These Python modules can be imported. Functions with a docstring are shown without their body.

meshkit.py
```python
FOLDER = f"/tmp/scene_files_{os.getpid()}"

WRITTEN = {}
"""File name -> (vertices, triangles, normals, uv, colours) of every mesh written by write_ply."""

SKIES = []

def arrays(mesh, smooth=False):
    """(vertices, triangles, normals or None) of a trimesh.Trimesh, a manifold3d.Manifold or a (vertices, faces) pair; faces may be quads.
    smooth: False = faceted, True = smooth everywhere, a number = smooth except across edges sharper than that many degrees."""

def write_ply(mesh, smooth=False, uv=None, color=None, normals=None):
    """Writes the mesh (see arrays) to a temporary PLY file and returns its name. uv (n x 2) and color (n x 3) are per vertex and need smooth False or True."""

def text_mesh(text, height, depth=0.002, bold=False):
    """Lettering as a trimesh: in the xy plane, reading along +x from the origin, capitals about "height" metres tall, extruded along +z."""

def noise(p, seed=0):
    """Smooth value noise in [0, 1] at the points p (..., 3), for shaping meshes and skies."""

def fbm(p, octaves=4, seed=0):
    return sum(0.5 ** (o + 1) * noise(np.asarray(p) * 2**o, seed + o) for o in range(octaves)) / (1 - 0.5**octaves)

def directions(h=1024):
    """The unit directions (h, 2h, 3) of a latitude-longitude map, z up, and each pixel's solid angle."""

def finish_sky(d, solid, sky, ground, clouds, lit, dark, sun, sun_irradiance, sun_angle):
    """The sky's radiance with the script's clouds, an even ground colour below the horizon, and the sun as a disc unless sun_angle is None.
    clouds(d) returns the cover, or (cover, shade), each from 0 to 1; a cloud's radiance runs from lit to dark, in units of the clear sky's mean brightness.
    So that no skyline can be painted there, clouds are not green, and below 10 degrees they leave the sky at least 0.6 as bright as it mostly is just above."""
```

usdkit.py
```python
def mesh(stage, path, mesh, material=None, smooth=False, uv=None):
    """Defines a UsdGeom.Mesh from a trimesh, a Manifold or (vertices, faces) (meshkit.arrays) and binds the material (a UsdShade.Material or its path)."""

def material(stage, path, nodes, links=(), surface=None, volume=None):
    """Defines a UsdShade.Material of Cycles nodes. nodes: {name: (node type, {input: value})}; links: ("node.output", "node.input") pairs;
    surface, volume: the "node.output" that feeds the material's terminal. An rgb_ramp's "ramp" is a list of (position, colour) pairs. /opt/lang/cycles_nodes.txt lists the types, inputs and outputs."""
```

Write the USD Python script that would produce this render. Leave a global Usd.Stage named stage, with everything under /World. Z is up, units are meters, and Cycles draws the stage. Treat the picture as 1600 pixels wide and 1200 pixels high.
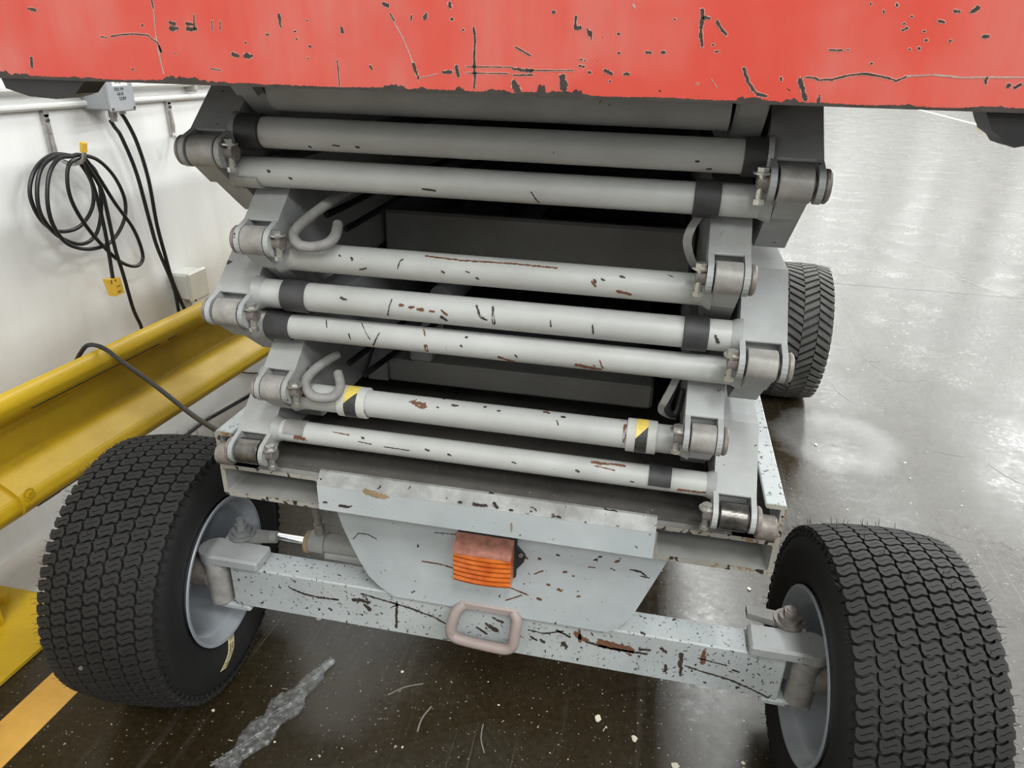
import math, random
import numpy as np, trimesh, shapely
from shapely.geometry import Polygon, LineString
import usdkit, meshkit
from pxr import Usd, UsdGeom, UsdLux, UsdShade, Gf, Sdf

random.seed(7); RNG = np.random.default_rng(7)
stage = Usd.Stage.CreateInMemory()
UsdGeom.SetStageUpAxis(stage, 'Z'); UsdGeom.SetStageMetersPerUnit(stage, 1.0)
UsdGeom.Xform.Define(stage, '/World'); UsdGeom.Scope.Define(stage, '/World/Looks')

# ------------------------------------------------------------------ camera
CAM = np.array([0.2576, -1.149, 1.3982]); F_PX = 1121.89
YAW, PITCH, ROLL = 0.1942, 0.4348, 0.0275
EXPOSURE = 0.25
_cy, _sy = math.cos(YAW), math.sin(YAW)
FWD = np.array([-_sy*math.cos(PITCH), _cy*math.cos(PITCH), -math.sin(PITCH)])
_r0 = np.array([_cy, _sy, 0.0]); _u0 = np.cross(_r0, FWD)
RIGHT = math.cos(ROLL)*_r0 + math.sin(ROLL)*_u0
UP = -math.sin(ROLL)*_r0 + math.cos(ROLL)*_u0
cam = UsdGeom.Camera.Define(stage, '/World/camera')
m = Gf.Matrix4d(*RIGHT, 0, *UP, 0, *(-FWD), 0, *CAM, 1)
cam.AddTransformOp().Set(m)
cam.CreateHorizontalApertureAttr(36.0); cam.CreateVerticalApertureAttr(27.0)
cam.CreateFocalLengthAttr(36.0*F_PX/1600.0); cam.CreateClippingRangeAttr(Gf.Vec2f(0.05, 200))
cam.CreateExposureAttr(EXPOSURE)

# ------------------------------------------------------------------ the hall's ceiling lamps
LAMP_POWER = 30.0
def rect_light(name, x, y, z, w, h, power, color=(0.972, 1.0, 0.985)):
    L = UsdLux.RectLight.Define(stage, '/World/' + name)
    L.CreateWidthAttr(w); L.CreateHeightAttr(h); L.CreateIntensityAttr(power); L.CreateColorAttr(Gf.Vec3f(*color))
    L.AddTranslateOp().Set(Gf.Vec3d(x, y, z))
n_l = 0
for ly, k in ((-9.0, 1.2), (-4.6, 1.1), (4.5, .75), (8.5, .75), (12.5, .75), (16.5, .72), (20.5, .72), (25.0, .85), (30.0, .9), (36.0, .9), (42.0, .9)):
    for lx in (1.6, 5.6, 9.6, 14.0, 19.0, 25.0):
        rect_light('ceiling_lamp_%03d' % n_l, lx, ly, 7.7, 0.9, 2.4, LAMP_POWER*k*{(1.6, 4.5): .8, (1.6, 8.5): 1.6, (9.6, 4.5): 2.2, (9.6, 8.5): 2.2, (14.0, 4.5): 2.2, (14.0, 8.5): 2.2, (9.6, 12.5): 1.8, (9.6, 16.5): 2.2}.get((lx, ly), 1.0)); n_l += 1

# ------------------------------------------------------------------ naming and tagging
_used = {}
def numbered(parent, name):
    k = (str(parent), name); n = _used.get(k, 0); _used[k] = n + 1
    return f'{parent}/{name}' + ('' if n == 0 else '_%03d' % n)
_loc = {}
def tag(p, label=None, cat=None, group=None, kind=None):
    p = p.GetPrim() if hasattr(p, 'GetPrim') else p
    for k, v in (('label', label), ('category', cat), ('group', group), ('kind', kind)):
        if v: p.SetCustomDataByKey(k, v)
    return p
def thing(name, label, cat, loc=(0, 0, 0), group=None, kind=None):
    x = UsdGeom.Xform.Define(stage, numbered('/World', name)); x.AddTranslateOp().Set(Gf.Vec3d(*map(float, loc)))
    _loc[str(x.GetPath())] = np.array(loc, float)
    tag(x, label, cat, group, kind); return x
def holder(name, parent, mat=None):
    """an Xform part whose children are sub-parts; mat is its 4x4 place relative to the thing"""
    x = UsdGeom.Xform.Define(stage, numbered(parent.GetPath(), name))
    if mat is not None: x.AddTransformOp().Set(Gf.Matrix4d(*np.asarray(mat, float).T.ravel().tolist()))
    _loc[str(x.GetPath())] = _loc.get(str(parent.GetPath()), np.zeros(3)) if mat is None else np.zeros(3)
    return x
def obj(name, mesh, mat, parent=None, smooth=35, label=None, cat=None, group=None, kind=None):
    base = parent.GetPath() if parent is not None else '/World'
    path = numbered(base, name)
    off = _loc.get(str(base), np.zeros(3)); _loc[path] = off
    if isinstance(mesh, list): mesh = trimesh.util.concatenate(mesh)
    v, f = np.asarray(mesh.vertices) - off, np.asarray(mesh.faces)
    p = usdkit.mesh(stage, path, trimesh.Trimesh(v, f, process=False), MAT[mat], smooth=smooth)
    tag(p, label, cat, group, kind); return p

# ------------------------------------------------------------------ materials
MAT = {}
def add_mat(name, nodes, links, surface='p.BSDF'):
    MAT[name] = usdkit.material(stage, '/World/Looks/' + name, nodes, links, surface=surface)
def simple(name, col, rough=0.5, metal=0.0, bump=0.0, bscale=200, var=0.0, vscale=8, **kw):
    n = {'tc': ('texture_coordinate', {}), 'p': ('principled_bsdf', {'base_color': col, 'roughness': rough, 'metallic': metal, **kw})}; l = []
    if var:
        n['n'] = ('noise_texture', {'scale': vscale, 'detail': 4, 'roughness': 0.6})
        c2 = tuple(min(1, c*(1+var)) for c in col); c1 = tuple(c*(1-var) for c in col)
        n['r'] = ('rgb_ramp', {'ramp': [(0.3, c1), (0.7, c2)]})
        l += [('tc.object', 'n.vector'), ('n.fac', 'r.fac'), ('r.color', 'p.base_color')]
    if bump:
        n['bn'] = ('noise_texture', {'scale': bscale, 'detail': 3}); n['b'] = ('bump', {'strength': bump, 'distance': 0.002})
        l += [('tc.object', 'bn.vector'), ('bn.fac', 'b.height'), ('b.normal', 'p.normal')]
    add_mat(name, n, l)
def painted(name, col, col2, rough=0.42, dirt=(0.16, 0.13, 0.10), dirt_amt=0.35, chip=0.70, chip_scale=45, chip_col=(0.03, 0.022, 0.018), rust=0.72, rust_scale=22, rust_col=(0.16, 0.07, 0.035), stretch=(1, 1, 1), dirt_scale=3.0):
    """worn paint on steel: two tones, a film of grime, small dark chips, larger rust-brown spots"""
    n = {'tc': ('texture_coordinate', {}), 'mp': ('mapping', {'scale': stretch}),
         'n1': ('noise_texture', {'scale': 5, 'detail': 5, 'roughness': 0.6}), 'r1': ('rgb_ramp', {'ramp': [(0.35, col), (0.65, col2)]}),
         'n2': ('noise_texture', {'scale': dirt_scale, 'detail': 6, 'roughness': 0.65}), 'r2': ('rgb_ramp', {'ramp': [(0.42, (0, 0, 0)), (0.72, (dirt_amt,)*3)]}),
         'm2': ('mix_color', {'b': dirt}),
         'n3': ('noise_texture', {'scale': chip_scale, 'detail': 4, 'roughness': 0.55, 'distortion': 0.6}), 'r3': ('rgb_ramp', {'ramp': [(chip, (0, 0, 0)), (chip+0.012, (1, 1, 1))]}),
         'm3': ('mix_color', {'b': chip_col}),
         'n4': ('noise_texture', {'scale': rust_scale, 'detail': 5, 'roughness': 0.6, 'distortion': 0.4}), 'r4': ('rgb_ramp', {'ramp': [(rust, (0, 0, 0)), (rust+0.02, (0.9, 0.9, 0.9))]}),
         'm4': ('mix_color', {'b': rust_col}),
         'n5': ('noise_texture', {'scale': 260, 'detail': 2}), 'b': ('bump', {'strength': 0.12, 'distance': 0.001}),
         'rr': ('map_range', {'from_min': 0.0, 'from_max': 1.0, 'to_min': rough, 'to_max': min(0.95, rough+0.35)}),
         'p': ('principled_bsdf', {'roughness': rough})}
    l = [('tc.object', 'mp.vector'), ('mp.vector', 'n1.vector'), ('n1.fac', 'r1.fac'), ('r1.color', 'm2.a'), ('tc.object', 'n2.vector'), ('n2.fac', 'r2.fac'), ('r2.color', 'm2.fac'),
         ('m2.result', 'm4.a'), ('tc.object', 'n4.vector'), ('n4.fac', 'r4.fac'), ('r4.color', 'm4.fac'),
         ('m4.result', 'm3.a'), ('tc.object', 'n3.vector'), ('n3.fac', 'r3.fac'), ('r3.color', 'm3.fac'), ('m3.result', 'p.base_color'),
         ('r2.color', 'rr.value'), ('rr.result', 'p.roughness'), ('tc.object', 'n5.vector'), ('n5.fac', 'b.height'), ('b.normal', 'p.normal')]
    add_mat(name, n, l)
GREY, GREY2 = (0.345, 0.355, 0.355), (0.42, 0.43, 0.43)
painted('grey_paint', GREY, GREY2, chip=0.70, rust=0.735, dirt_amt=0.5, dirt=(0.20, 0.175, 0.145), dirt_scale=4.5)
painted('grey_tube_paint', (0.44, 0.447, 0.435), (0.53, 0.535, 0.52), chip=0.735, rust=0.74, rough=0.36, dirt_amt=0.3, dirt=(0.22, 0.19, 0.155))
painted('grey_dusty_paint', (0.27, 0.265, 0.255), (0.34, 0.335, 0.32), dirt_amt=0.55, chip=0.74, rust=0.76, rough=0.5)
painted('blue_grey_paint', (0.44, 0.485, 0.505), (0.53, 0.57, 0.585), dirt_amt=0.22, chip=0.69, chip_scale=75, rust=0.70, rust_scale=55, rust_col=(0.30, 0.12, 0.04), rough=0.38)
painted('axle_paint', (0.42, 0.455, 0.465), (0.52, 0.55, 0.555), dirt_amt=0.35, chip=0.625, chip_scale=125, rust=0.69, rust_scale=30, rust_col=(0.14, 0.09, 0.055), dirt=(0.22, 0.19, 0.14))
painted('worn_edge_paint', (0.25, 0.235, 0.21), (0.38, 0.365, 0.33), dirt_amt=0.6, chip=0.585, chip_scale=60, rust=0.58, rust_scale=40, rust_col=(0.20, 0.12, 0.06))
painted('loop_paint', (0.34, 0.27, 0.25), (0.40, 0.34, 0.32), dirt_amt=0.3, chip=0.72, chip_scale=60, rust=0.66, rust_scale=30, rust_col=(0.36, 0.33, 0.29))
painted('collar_paint', (0.52, 0.52, 0.49), (0.58, 0.58, 0.55), chip=0.70, rust=0.72, dirt_amt=0.3)
painted('bevel_paint', (0.30, 0.30, 0.29), (0.44, 0.45, 0.44), dirt=(0.10, 0.09, 0.08), dirt_amt=0.9, chip=0.66, chip_scale=60, rust=0.7, rust_scale=40, dirt_scale=9)
painted('dust_black', (0.055, 0.050, 0.046), (0.115, 0.105, 0.095), dirt_amt=0.3, dirt=(0.16, 0.15, 0.13), chip=0.66, chip_scale=120, chip_col=(0.2, 0.19, 0.17), rust=0.9, rough=0.7, dirt_scale=14)
painted('yellow_paint', (0.52, 0.33, 0.008), (0.62, 0.41, 0.012), dirt=(0.20, 0.11, 0.02), dirt_amt=0.5, chip=0.78, rust=0.79, rough=0.42, stretch=(1, .3, 1), dirt_scale=2.2)
painted('yellow_line_paint', (0.62, 0.33, 0.06), (0.74, 0.42, 0.09), dirt=(0.2, 0.12, 0.05), dirt_amt=0.35, chip=0.73, rust=0.8, rough=0.4, chip_scale=25)
painted('white_floor_paint', (0.52, 0.49, 0.46), (0.60, 0.57, 0.53), dirt_amt=0.2, chip=0.78, rust=0.9, rough=0.45)
# red deck beam: faded vertical streaks over a deeper red
add_mat('red_paint', {'tc': ('texture_coordinate', {}), 'mp': ('mapping', {'scale': (9, 1, 1.3)}), 'n1': ('noise_texture', {'scale': 1.6, 'detail': 5, 'roughness': 0.6}),
    'r1': ('rgb_ramp', {'ramp': [(0.30, (0.66, 0.070, 0.045)), (0.46, (0.67, 0.115, 0.085)), (0.62, (0.65, 0.15, 0.118)), (0.78, (0.62, 0.19, 0.155))]}),
    'n2': ('noise_texture', {'scale': 4.2, 'detail': 4}), 'r2': ('rgb_ramp', {'ramp': [(0.44, (0, 0, 0)), (0.56, (0.75,)*3)]}), 'm2': ('mix_color', {'b': (0.66, 0.060, 0.036)}),
    'n3': ('noise_texture', {'scale': 55, 'detail': 4, 'distortion': .5}), 'r3': ('rgb_ramp', {'ramp': [(0.735, (0, 0, 0)), (0.75, (1, 1, 1))]}), 'm3': ('mix_color', {'b': (0.045, 0.03, 0.025)}),
    'p': ('principled_bsdf', {'roughness': 0.42})},
    [('tc.object', 'mp.vector'), ('mp.vector', 'n1.vector'), ('n1.fac', 'r1.fac'), ('r1.color', 'm2.a'), ('tc.object', 'n2.vector'), ('n2.fac', 'r2.fac'), ('r2.color', 'm2.fac'), ('m2.result', 'm3.a'),
     ('tc.object', 'n3.vector'), ('n3.fac', 'r3.fac'), ('r3.color', 'm3.fac'), ('m3.result', 'p.base_color')])
simple('bare_chip', (0.045, 0.034, 0.028), 0.6, var=0.3, vscale=60)
simple('rust_chip', (0.15, 0.065, 0.035), 0.75, var=0.35, vscale=90)
simple('scuff', (0.20, 0.195, 0.18), 0.6)
simple('pale_halo', (0.60, 0.27, 0.22), 0.55, var=0.2, vscale=80)
simple('pale_scratch', (0.42, 0.33, 0.29), 0.6, var=0.2, vscale=60)
simple('sand_stain', (0.30, 0.22, 0.13), 0.7, var=0.2, vscale=60)
simple('rubber_wrap', (0.045, 0.044, 0.046), 0.55, var=0.25, vscale=30, bump=0.1)
simple('black_tire', (0.008, 0.008, 0.008), 0.65, var=0.2, vscale=40, bump=0.25, bscale=350)
simple('tread_rubber', (0.0115, 0.0103, 0.0098), 0.72, var=0.25, vscale=9, bump=0.12, bscale=400)
simple('old_tread_rubber', (0.085, 0.082, 0.076), 0.7, var=0.35, vscale=14)
simple('rim_paint', (0.33, 0.35, 0.38), 0.35, var=0.12, vscale=9)
simple('dirty_steel', (0.24, 0.21, 0.19), 0.5, 0.3, var=0.35, vscale=60, bump=0.2)
simple('greasy_steel', (0.13, 0.12, 0.11), 0.28, 0.75, var=0.5, vscale=50, bump=0.15)
simple('bushing_paint', (0.30, 0.285, 0.265), 0.4, var=0.25, vscale=35)
simple('chrome', (0.75, 0.77, 0.8), 0.12, 1.0)
simple('zinc', (0.5, 0.49, 0.46), 0.35, 0.8, var=0.2, vscale=60)
simple('dark_paint', (0.055, 0.055, 0.058), 0.5, var=0.3, vscale=6)
simple('inner_grey', (0.20, 0.205, 0.205), 0.5, var=0.25, vscale=7)
simple('hose_grey', (0.27, 0.26, 0.25), 0.55, var=0.2, vscale=40)
simple('black_cable', (0.012, 0.012, 0.013), 0.4)
simple('black_rubber_pad', (0.020, 0.018, 0.019), 0.45, var=0.4, vscale=12)
simple('tape_yellow', (0.72, 0.55, 0.12), 0.35, var=0.15, vscale=120)
simple('tape_black', (0.035, 0.035, 0.035), 0.5, var=0.6, vscale=160)
simple('yellow_plastic', (0.80, 0.50, 0.05), 0.4, var=0.1, vscale=60)
simple('box_grey', (0.33, 0.345, 0.36), 0.45, var=0.1, vscale=14)
simple('box_white', (0.66, 0.66, 0.62), 0.45, var=0.06, vscale=20)
simple('conduit_white', (0.68, 0.68, 0.66), 0.3)
simple('ink', (0.02, 0.02, 0.025), 0.6)
simple('ink_grey', (0.16, 0.16, 0.17), 0.6)
simple('label_white', (0.80, 0.80, 0.78), 0.5)
simple('sticker_cream', (0.55, 0.50, 0.30), 0.55, var=0.15, vscale=200)
simple('sticker_brown', (0.16, 0.10, 0.05), 0.6)
simple('crumb', (0.66, 0.62, 0.50), 0.7)
simple('ceiling_paint', (0.78, 0.78, 0.77), 0.7)
simple('dark_wall_paint', (0.22, 0.22, 0.22), 0.7)
simple('hall_wall_paint', (0.80, 0.81, 0.81), 0.6, var=0.06, vscale=0.5)
simple('pale_line_paint', (0.70, 0.66, 0.50), 0.4, var=0.1, vscale=3)
add_mat('amber_lens', {'tc': ('texture_coordinate', {}), 'n': ('noise_texture', {'scale': 40, 'detail': 4}), 'r': ('rgb_ramp', {'ramp': [(0.35, (0.55, 0.095, 0.010)), (0.7, (0.78, 0.20, 0.025))]}),
    'p': ('principled_bsdf', {'roughness': 0.25, 'transmission_weight': 0.15, 'ior': 1.45})}, [('tc.object', 'n.vector'), ('n.fac', 'r.fac'), ('r.color', 'p.base_color')])
simple('lens_grime', (0.34, 0.14, 0.10), 0.6, var=0.35, vscale=60)
add_mat('plastic_film', {'tc': ('texture_coordinate', {}), 'n': ('noise_texture', {'scale': 70, 'detail': 5, 'roughness': .7}), 'r': ('rgb_ramp', {'ramp': [(0.46, (0.05,)*3), (0.62, (0.16,)*3), (0.72, (0.55,)*3)]}),
    't': ('transparent_bsdf', {}), 'g': ('principled_bsdf', {'base_color': (0.7, 0.72, 0.74), 'roughness': 0.12}), 'm': ('mix_closure', {})},
    [('tc.object', 'n.vector'), ('n.fac', 'r.fac'), ('r.color', 'm.fac'), ('t.BSDF', 'm.closure1'), ('g.BSDF', 'm.closure2')], surface='m.closure')
# white glossy wall with faint upright streaks of grime
add_mat('wall_paint', {'tc': ('texture_coordinate', {}), 'mp': ('mapping', {'scale': (6, 6, 0.5)}), 'n': ('noise_texture', {'scale': 1.5, 'detail': 5, 'roughness': .55}),
    'r': ('rgb_ramp', {'ramp': [(0.42, (0.86, 0.865, 0.86)), (0.66, (0.80, 0.80, 0.785)), (0.8, (0.66, 0.65, 0.60))]}), 'n2': ('noise_texture', {'scale': 3.0, 'detail': 2}), 'b': ('bump', {'strength': 0.25, 'distance': 0.01}),
    'p': ('principled_bsdf', {'roughness': 0.25})}, [('tc.object', 'mp.vector'), ('mp.vector', 'n.vector'), ('n.fac', 'r.fac'), ('r.color', 'p.base_color'), ('mp.vector', 'n2.vector'), ('n2.fac', 'b.height'), ('b.normal', 'p.normal')])
# polished concrete: mottled grey-brown, white flecks, long scratches, a dried salty patch by the rear wheel
add_mat('concrete', {'tc': ('texture_coordinate', {}),
    'n1': ('noise_texture', {'scale': 1.1, 'detail': 7, 'roughness': 0.6}), 'r1': ('rgb_ramp', {'ramp': [(0.32, (0.020, 0.0125, 0.005)), (0.5, (0.028, 0.020, 0.010)), (0.7, (0.046, 0.040, 0.029))]}),
    'n2': ('noise_texture', {'scale': 70, 'detail': 3}), 'r2': ('rgb_ramp', {'ramp': [(0.3, (0.75,)*3), (0.7, (1.2,)*3)]}), 'm2': ('mix_color', {'blend_type': 'multiply', 'fac': 1.0}),
    'mp3': ('mapping', {'rotation': (0, 0, 0.62), 'scale': (5.5, 0.16, 1)}), 'v3': ('voronoi_texture', {'feature': 'distance_to_edge', 'scale': 1.6}), 'r3': ('rgb_ramp', {'ramp': [(0.0, (0.22,)*3), (0.008, (0, 0, 0))]}),
    'n3': ('noise_texture', {'scale': 1.7, 'detail': 3}), 'r3b': ('rgb_ramp', {'ramp': [(0.52, (0, 0, 0)), (0.66, (1, 1, 1))]}), 'mu3': ('mix_color', {'blend_type': 'multiply', 'fac': 1.0}),
    'm3': ('mix_color', {'b': (0.5, 0.48, 0.44)}),
    'n4': ('noise_texture', {'scale': 48, 'detail': 2, 'distortion': 0.8}), 'r4': ('rgb_ramp', {'ramp': [(0.74, (0, 0, 0)), (0.76, (0.7,)*3)]}), 'm4': ('mix_color', {'b': (0.62, 0.58, 0.50)}),
    'sv': ('vector_math', {'math_type': 'distance', 'vector2': (1.06, 1.62, 0.0)}), 'nz': ('noise_texture', {'scale': 9, 'detail': 4}), 'ad': ('math', {'math_type': 'multiply_add', 'value2': 0.16}),
    'r5': ('rgb_ramp', {'ramp': [(0.14, (0.10,)*3), (0.26, (0.30,)*3), (0.32, (0.16,)*3), (0.36, (0, 0, 0))]}), 'm5': ('mix_color', {'b': (0.42, 0.42, 0.42)}),
    'mp6': ('mapping', {'rotation': (0, 0, 0.30), 'scale': (11, 0.55, 1)}), 'n6': ('noise_texture', {'scale': 2.0, 'detail': 6, 'roughness': .7}), 'r6': ('rgb_ramp', {'ramp': [(0.55, (0, 0, 0)), (0.78, (0.35,)*3)]}), 'm6': ('mix_color', {'b': (0.11, 0.105, 0.095)}),
    'n7': ('noise_texture', {'scale': 130, 'detail': 1}), 'r7': ('rgb_ramp', {'ramp': [(0.70, (0, 0, 0)), (0.76, (0.7,)*3)]}), 'm7': ('mix_color', {'b': (0.45, 0.43, 0.38)}),
    'nr': ('noise_texture', {'scale': 2.6, 'detail': 9, 'roughness': .72}), 'rr': ('map_range', {'from_min': 0.32, 'from_max': 0.68, 'to_min': 0.15, 'to_max': 0.40}), 'nr2': ('noise_texture', {'scale': 38, 'detail': 6, 'roughness': .7}), 'mr': ('mix_color', {'fac': 0.42}),
    'bb': ('bump', {'strength': 0.08, 'distance': 0.002}),
    'p': ('principled_bsdf', {'ior': 1.47})},
    [('tc.object', 'n1.vector'), ('n1.fac', 'r1.fac'), ('tc.object', 'n2.vector'), ('n2.fac', 'r2.fac'), ('r1.color', 'm2.a'), ('r2.color', 'm2.b'),
     ('tc.object', 'mp3.vector'), ('mp3.vector', 'v3.vector'), ('v3.distance', 'r3.fac'), ('tc.object', 'n3.vector'), ('n3.fac', 'r3b.fac'), ('r3.color', 'mu3.a'), ('r3b.color', 'mu3.b'), ('m2.result', 'm3.a'), ('mu3.result', 'm3.fac'),
     ('tc.object', 'n4.vector'), ('n4.fac', 'r4.fac'), ('m3.result', 'm4.a'), ('r4.color', 'm4.fac'),
     ('tc.object', 'sv.vector1'), ('tc.object', 'nz.vector'), ('nz.fac', 'ad.value1'), ('sv.value', 'ad.value3'), ('ad.value', 'r5.fac'), ('m4.result', 'm6.a'), ('tc.object', 'mp6.vector'), ('mp6.vector', 'n6.vector'), ('n6.fac', 'r6.fac'), ('r6.color', 'm6.fac'), ('m6.result', 'm7.a'), ('tc.object', 'n7.vector'), ('n7.fac', 'r7.fac'), ('r7.color', 'm7.fac'), ('m7.result', 'm5.a'), ('r5.color', 'm5.fac'), ('m5.result', 'p.base_color'),
     ('tc.object', 'nr.vector'), ('nr.fac', 'mr.a'), ('tc.object', 'nr2.vector'), ('nr2.fac', 'mr.b'), ('mr.result', 'rr.value'), ('rr.result', 'p.roughness'), ('n2.fac', 'bb.height'), ('bb.normal', 'p.normal')])

# ------------------------------------------------------------------ mesh helpers
def cat(*ms): return trimesh.util.concatenate([x for m in ms for x in (m if isinstance(m, list) else [m])])
def box(x0, x1, y0, y1, z0, z1, r=0.0):
    """a box with chamfered edges"""
    if r <= 0:
        b = trimesh.creation.box((x1-x0, y1-y0, z1-z0)); b.apply_translation(((x0+x1)/2, (y0+y1)/2, (z0+z1)/2)); return b
    P = []
    for sx in (0, 1):
        for sy in (0, 1):
            for sz in (0, 1):
                c = np.array([(x0, x1)[sx], (y0, y1)[sy], (z0, z1)[sz]]); d = np.array([1-2*sx, 1-2*sy, 1-2*sz])*r
                for k in range(3):
                    q = d.copy(); q[k] = 0; P.append(c+q)
    return trimesh.convex.convex_hull(np.array(P))
def hull(P): return trimesh.convex.convex_hull(np.asarray(P, float))
def ext(poly, depth): return trimesh.creation.extrude_polygon(poly, depth, engine='earcut')
def prism_x(poly, x0, x1):
    """poly in (y, z) swept along x"""
    m = ext(poly if isinstance(poly, Polygon) else Polygon(poly), x1-x0); v = m.vertices.copy()
    m.vertices = np.stack([v[:, 2]+x0, v[:, 0], v[:, 1]], 1); return m
def prism_y(poly, y0, y1):
    """poly in (x, z) swept along y"""
    m = ext(poly if isinstance(poly, Polygon) else Polygon(poly), y1-y0); v = m.vertices.copy()
    m.vertices = np.stack([v[:, 0], v[:, 2]+y0, v[:, 1]], 1); m.invert(); return m
def rod(a, b, r, n=24, r2=None):
    a, b = np.asarray(a, float), np.asarray(b, float); d = b-a; L = np.linalg.norm(d); r2 = r if r2 is None else r2
    t = np.linspace(0, 2*np.pi, n, endpoint=False)
    d = d/L; u = np.cross(d, [0, 0, 1.0] if abs(d[2]) < .9 else [1.0, 0, 0]); u /= np.linalg.norm(u); w = np.cross(d, u)
    ring = np.cos(t)[:, None]*u+np.sin(t)[:, None]*w
    V = np.vstack([a+ring*r, b+ring*r2, a, b]); Fc = []
    for i in range(n):
        j = (i+1) % n; Fc += [(i, j, n+j), (i, n+j, n+i), (2*n, j, i), (2*n+1, n+i, n+j)]
    return trimesh.Trimesh(V, Fc, process=False)
def cylx(x0, x1, y, z, r, n=28): return rod((x0, y, z), (x1, y, z), r, n)
def bevel_cylx(x0, x1, y, z, r, c=0.002, n=28):
    return lathe([(x0, 0.0), (x0, r-c), (x0+c, r), (x1-c, r), (x1, r-c), (x1, 0.0)], n, (0, y, z))
def lathe(prof, n=64, c=(0, 0, 0)):
    """profile of (x, radius) turned about the x axis"""
    t = np.linspace(0, 2*np.pi, n, endpoint=False); k = len(prof)
    V = np.array([[x, r*math.cos(a), r*math.sin(a)] for a in t for x, r in prof])+np.array(c); Fc = []
    for i in range(n):
        for j in range(k-1):
            a, b, cc, d = i*k+j, i*k+j+1, ((i+1) % n)*k+j+1, ((i+1) % n)*k+j
            Fc += [(a, cc, b), (a, d, cc)]
    m = trimesh.Trimesh(V, Fc, process=False); m.update_faces(m.nondegenerate_faces()); return m
def spline(P, n=8, closed=False):
    P = np.asarray(P, float); k = len(P); out = []
    for i in range(k if closed else k-1):
        p = [P[(i+d) % k] if closed else P[min(max(i+d, 0), k-1)] for d in (-1, 0, 1, 2)]
        for s in np.arange(n)/n:
            out.append(.5*((2*p[1])+(-p[0]+p[2])*s+(2*p[0]-5*p[1]+4*p[2]-p[3])*s*s+(-p[0]+3*p[1]-3*p[2]+p[3])*s**3))
    if not closed: out.append(P[-1])
    return np.array(out)
def tube(P, r, n=10, closed=False):
    P = np.asarray(P, float); k = len(P); T = np.gradient(P, axis=0) if not closed else np.roll(P, -1, 0)-np.roll(P, 1, 0)
    T /= np.linalg.norm(T, axis=1, keepdims=True); u = np.cross(T[0], [0.3, 0.2, 0.93]); u /= np.linalg.norm(u); V = []
    t = np.linspace(0, 2*np.pi, n, endpoint=False); R = np.broadcast_to(r, k)
    for i in range(k):
        u = u-T[i]*(u@T[i]); u /= np.linalg.norm(u); w = np.cross(T[i], u)
        V.append(P[i]+R[i]*(np.cos(t)[:, None]*u+np.sin(t)[:, None]*w))
    V = np.vstack(V+([] if closed else [P[:1], P[-1:]])); Fc = []
    for i in range(k if closed else k-1):
        a, b = i*n, ((i+1) % k)*n
        for j in range(n):
            jj = (j+1) % n; Fc += [(a+j, a+jj, b+jj), (a+j, b+jj, b+j)]
    if not closed:
        for j in range(n):
            jj = (j+1) % n; Fc += [(k*n, jj, j), (k*n+1, (k-1)*n+j, (k-1)*n+jj)]
    return trimesh.Trimesh(V, Fc, process=False)
def hexbolt(c, axis, r=0.008, h=0.008):
    c = np.asarray(c, float); a = np.asarray(axis, float); a /= np.linalg.norm(a)
    return cat(rod(c, c+a*h, r, 6), rod(c-a*0.002, c+a*0.001, r*1.5, 16))
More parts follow.
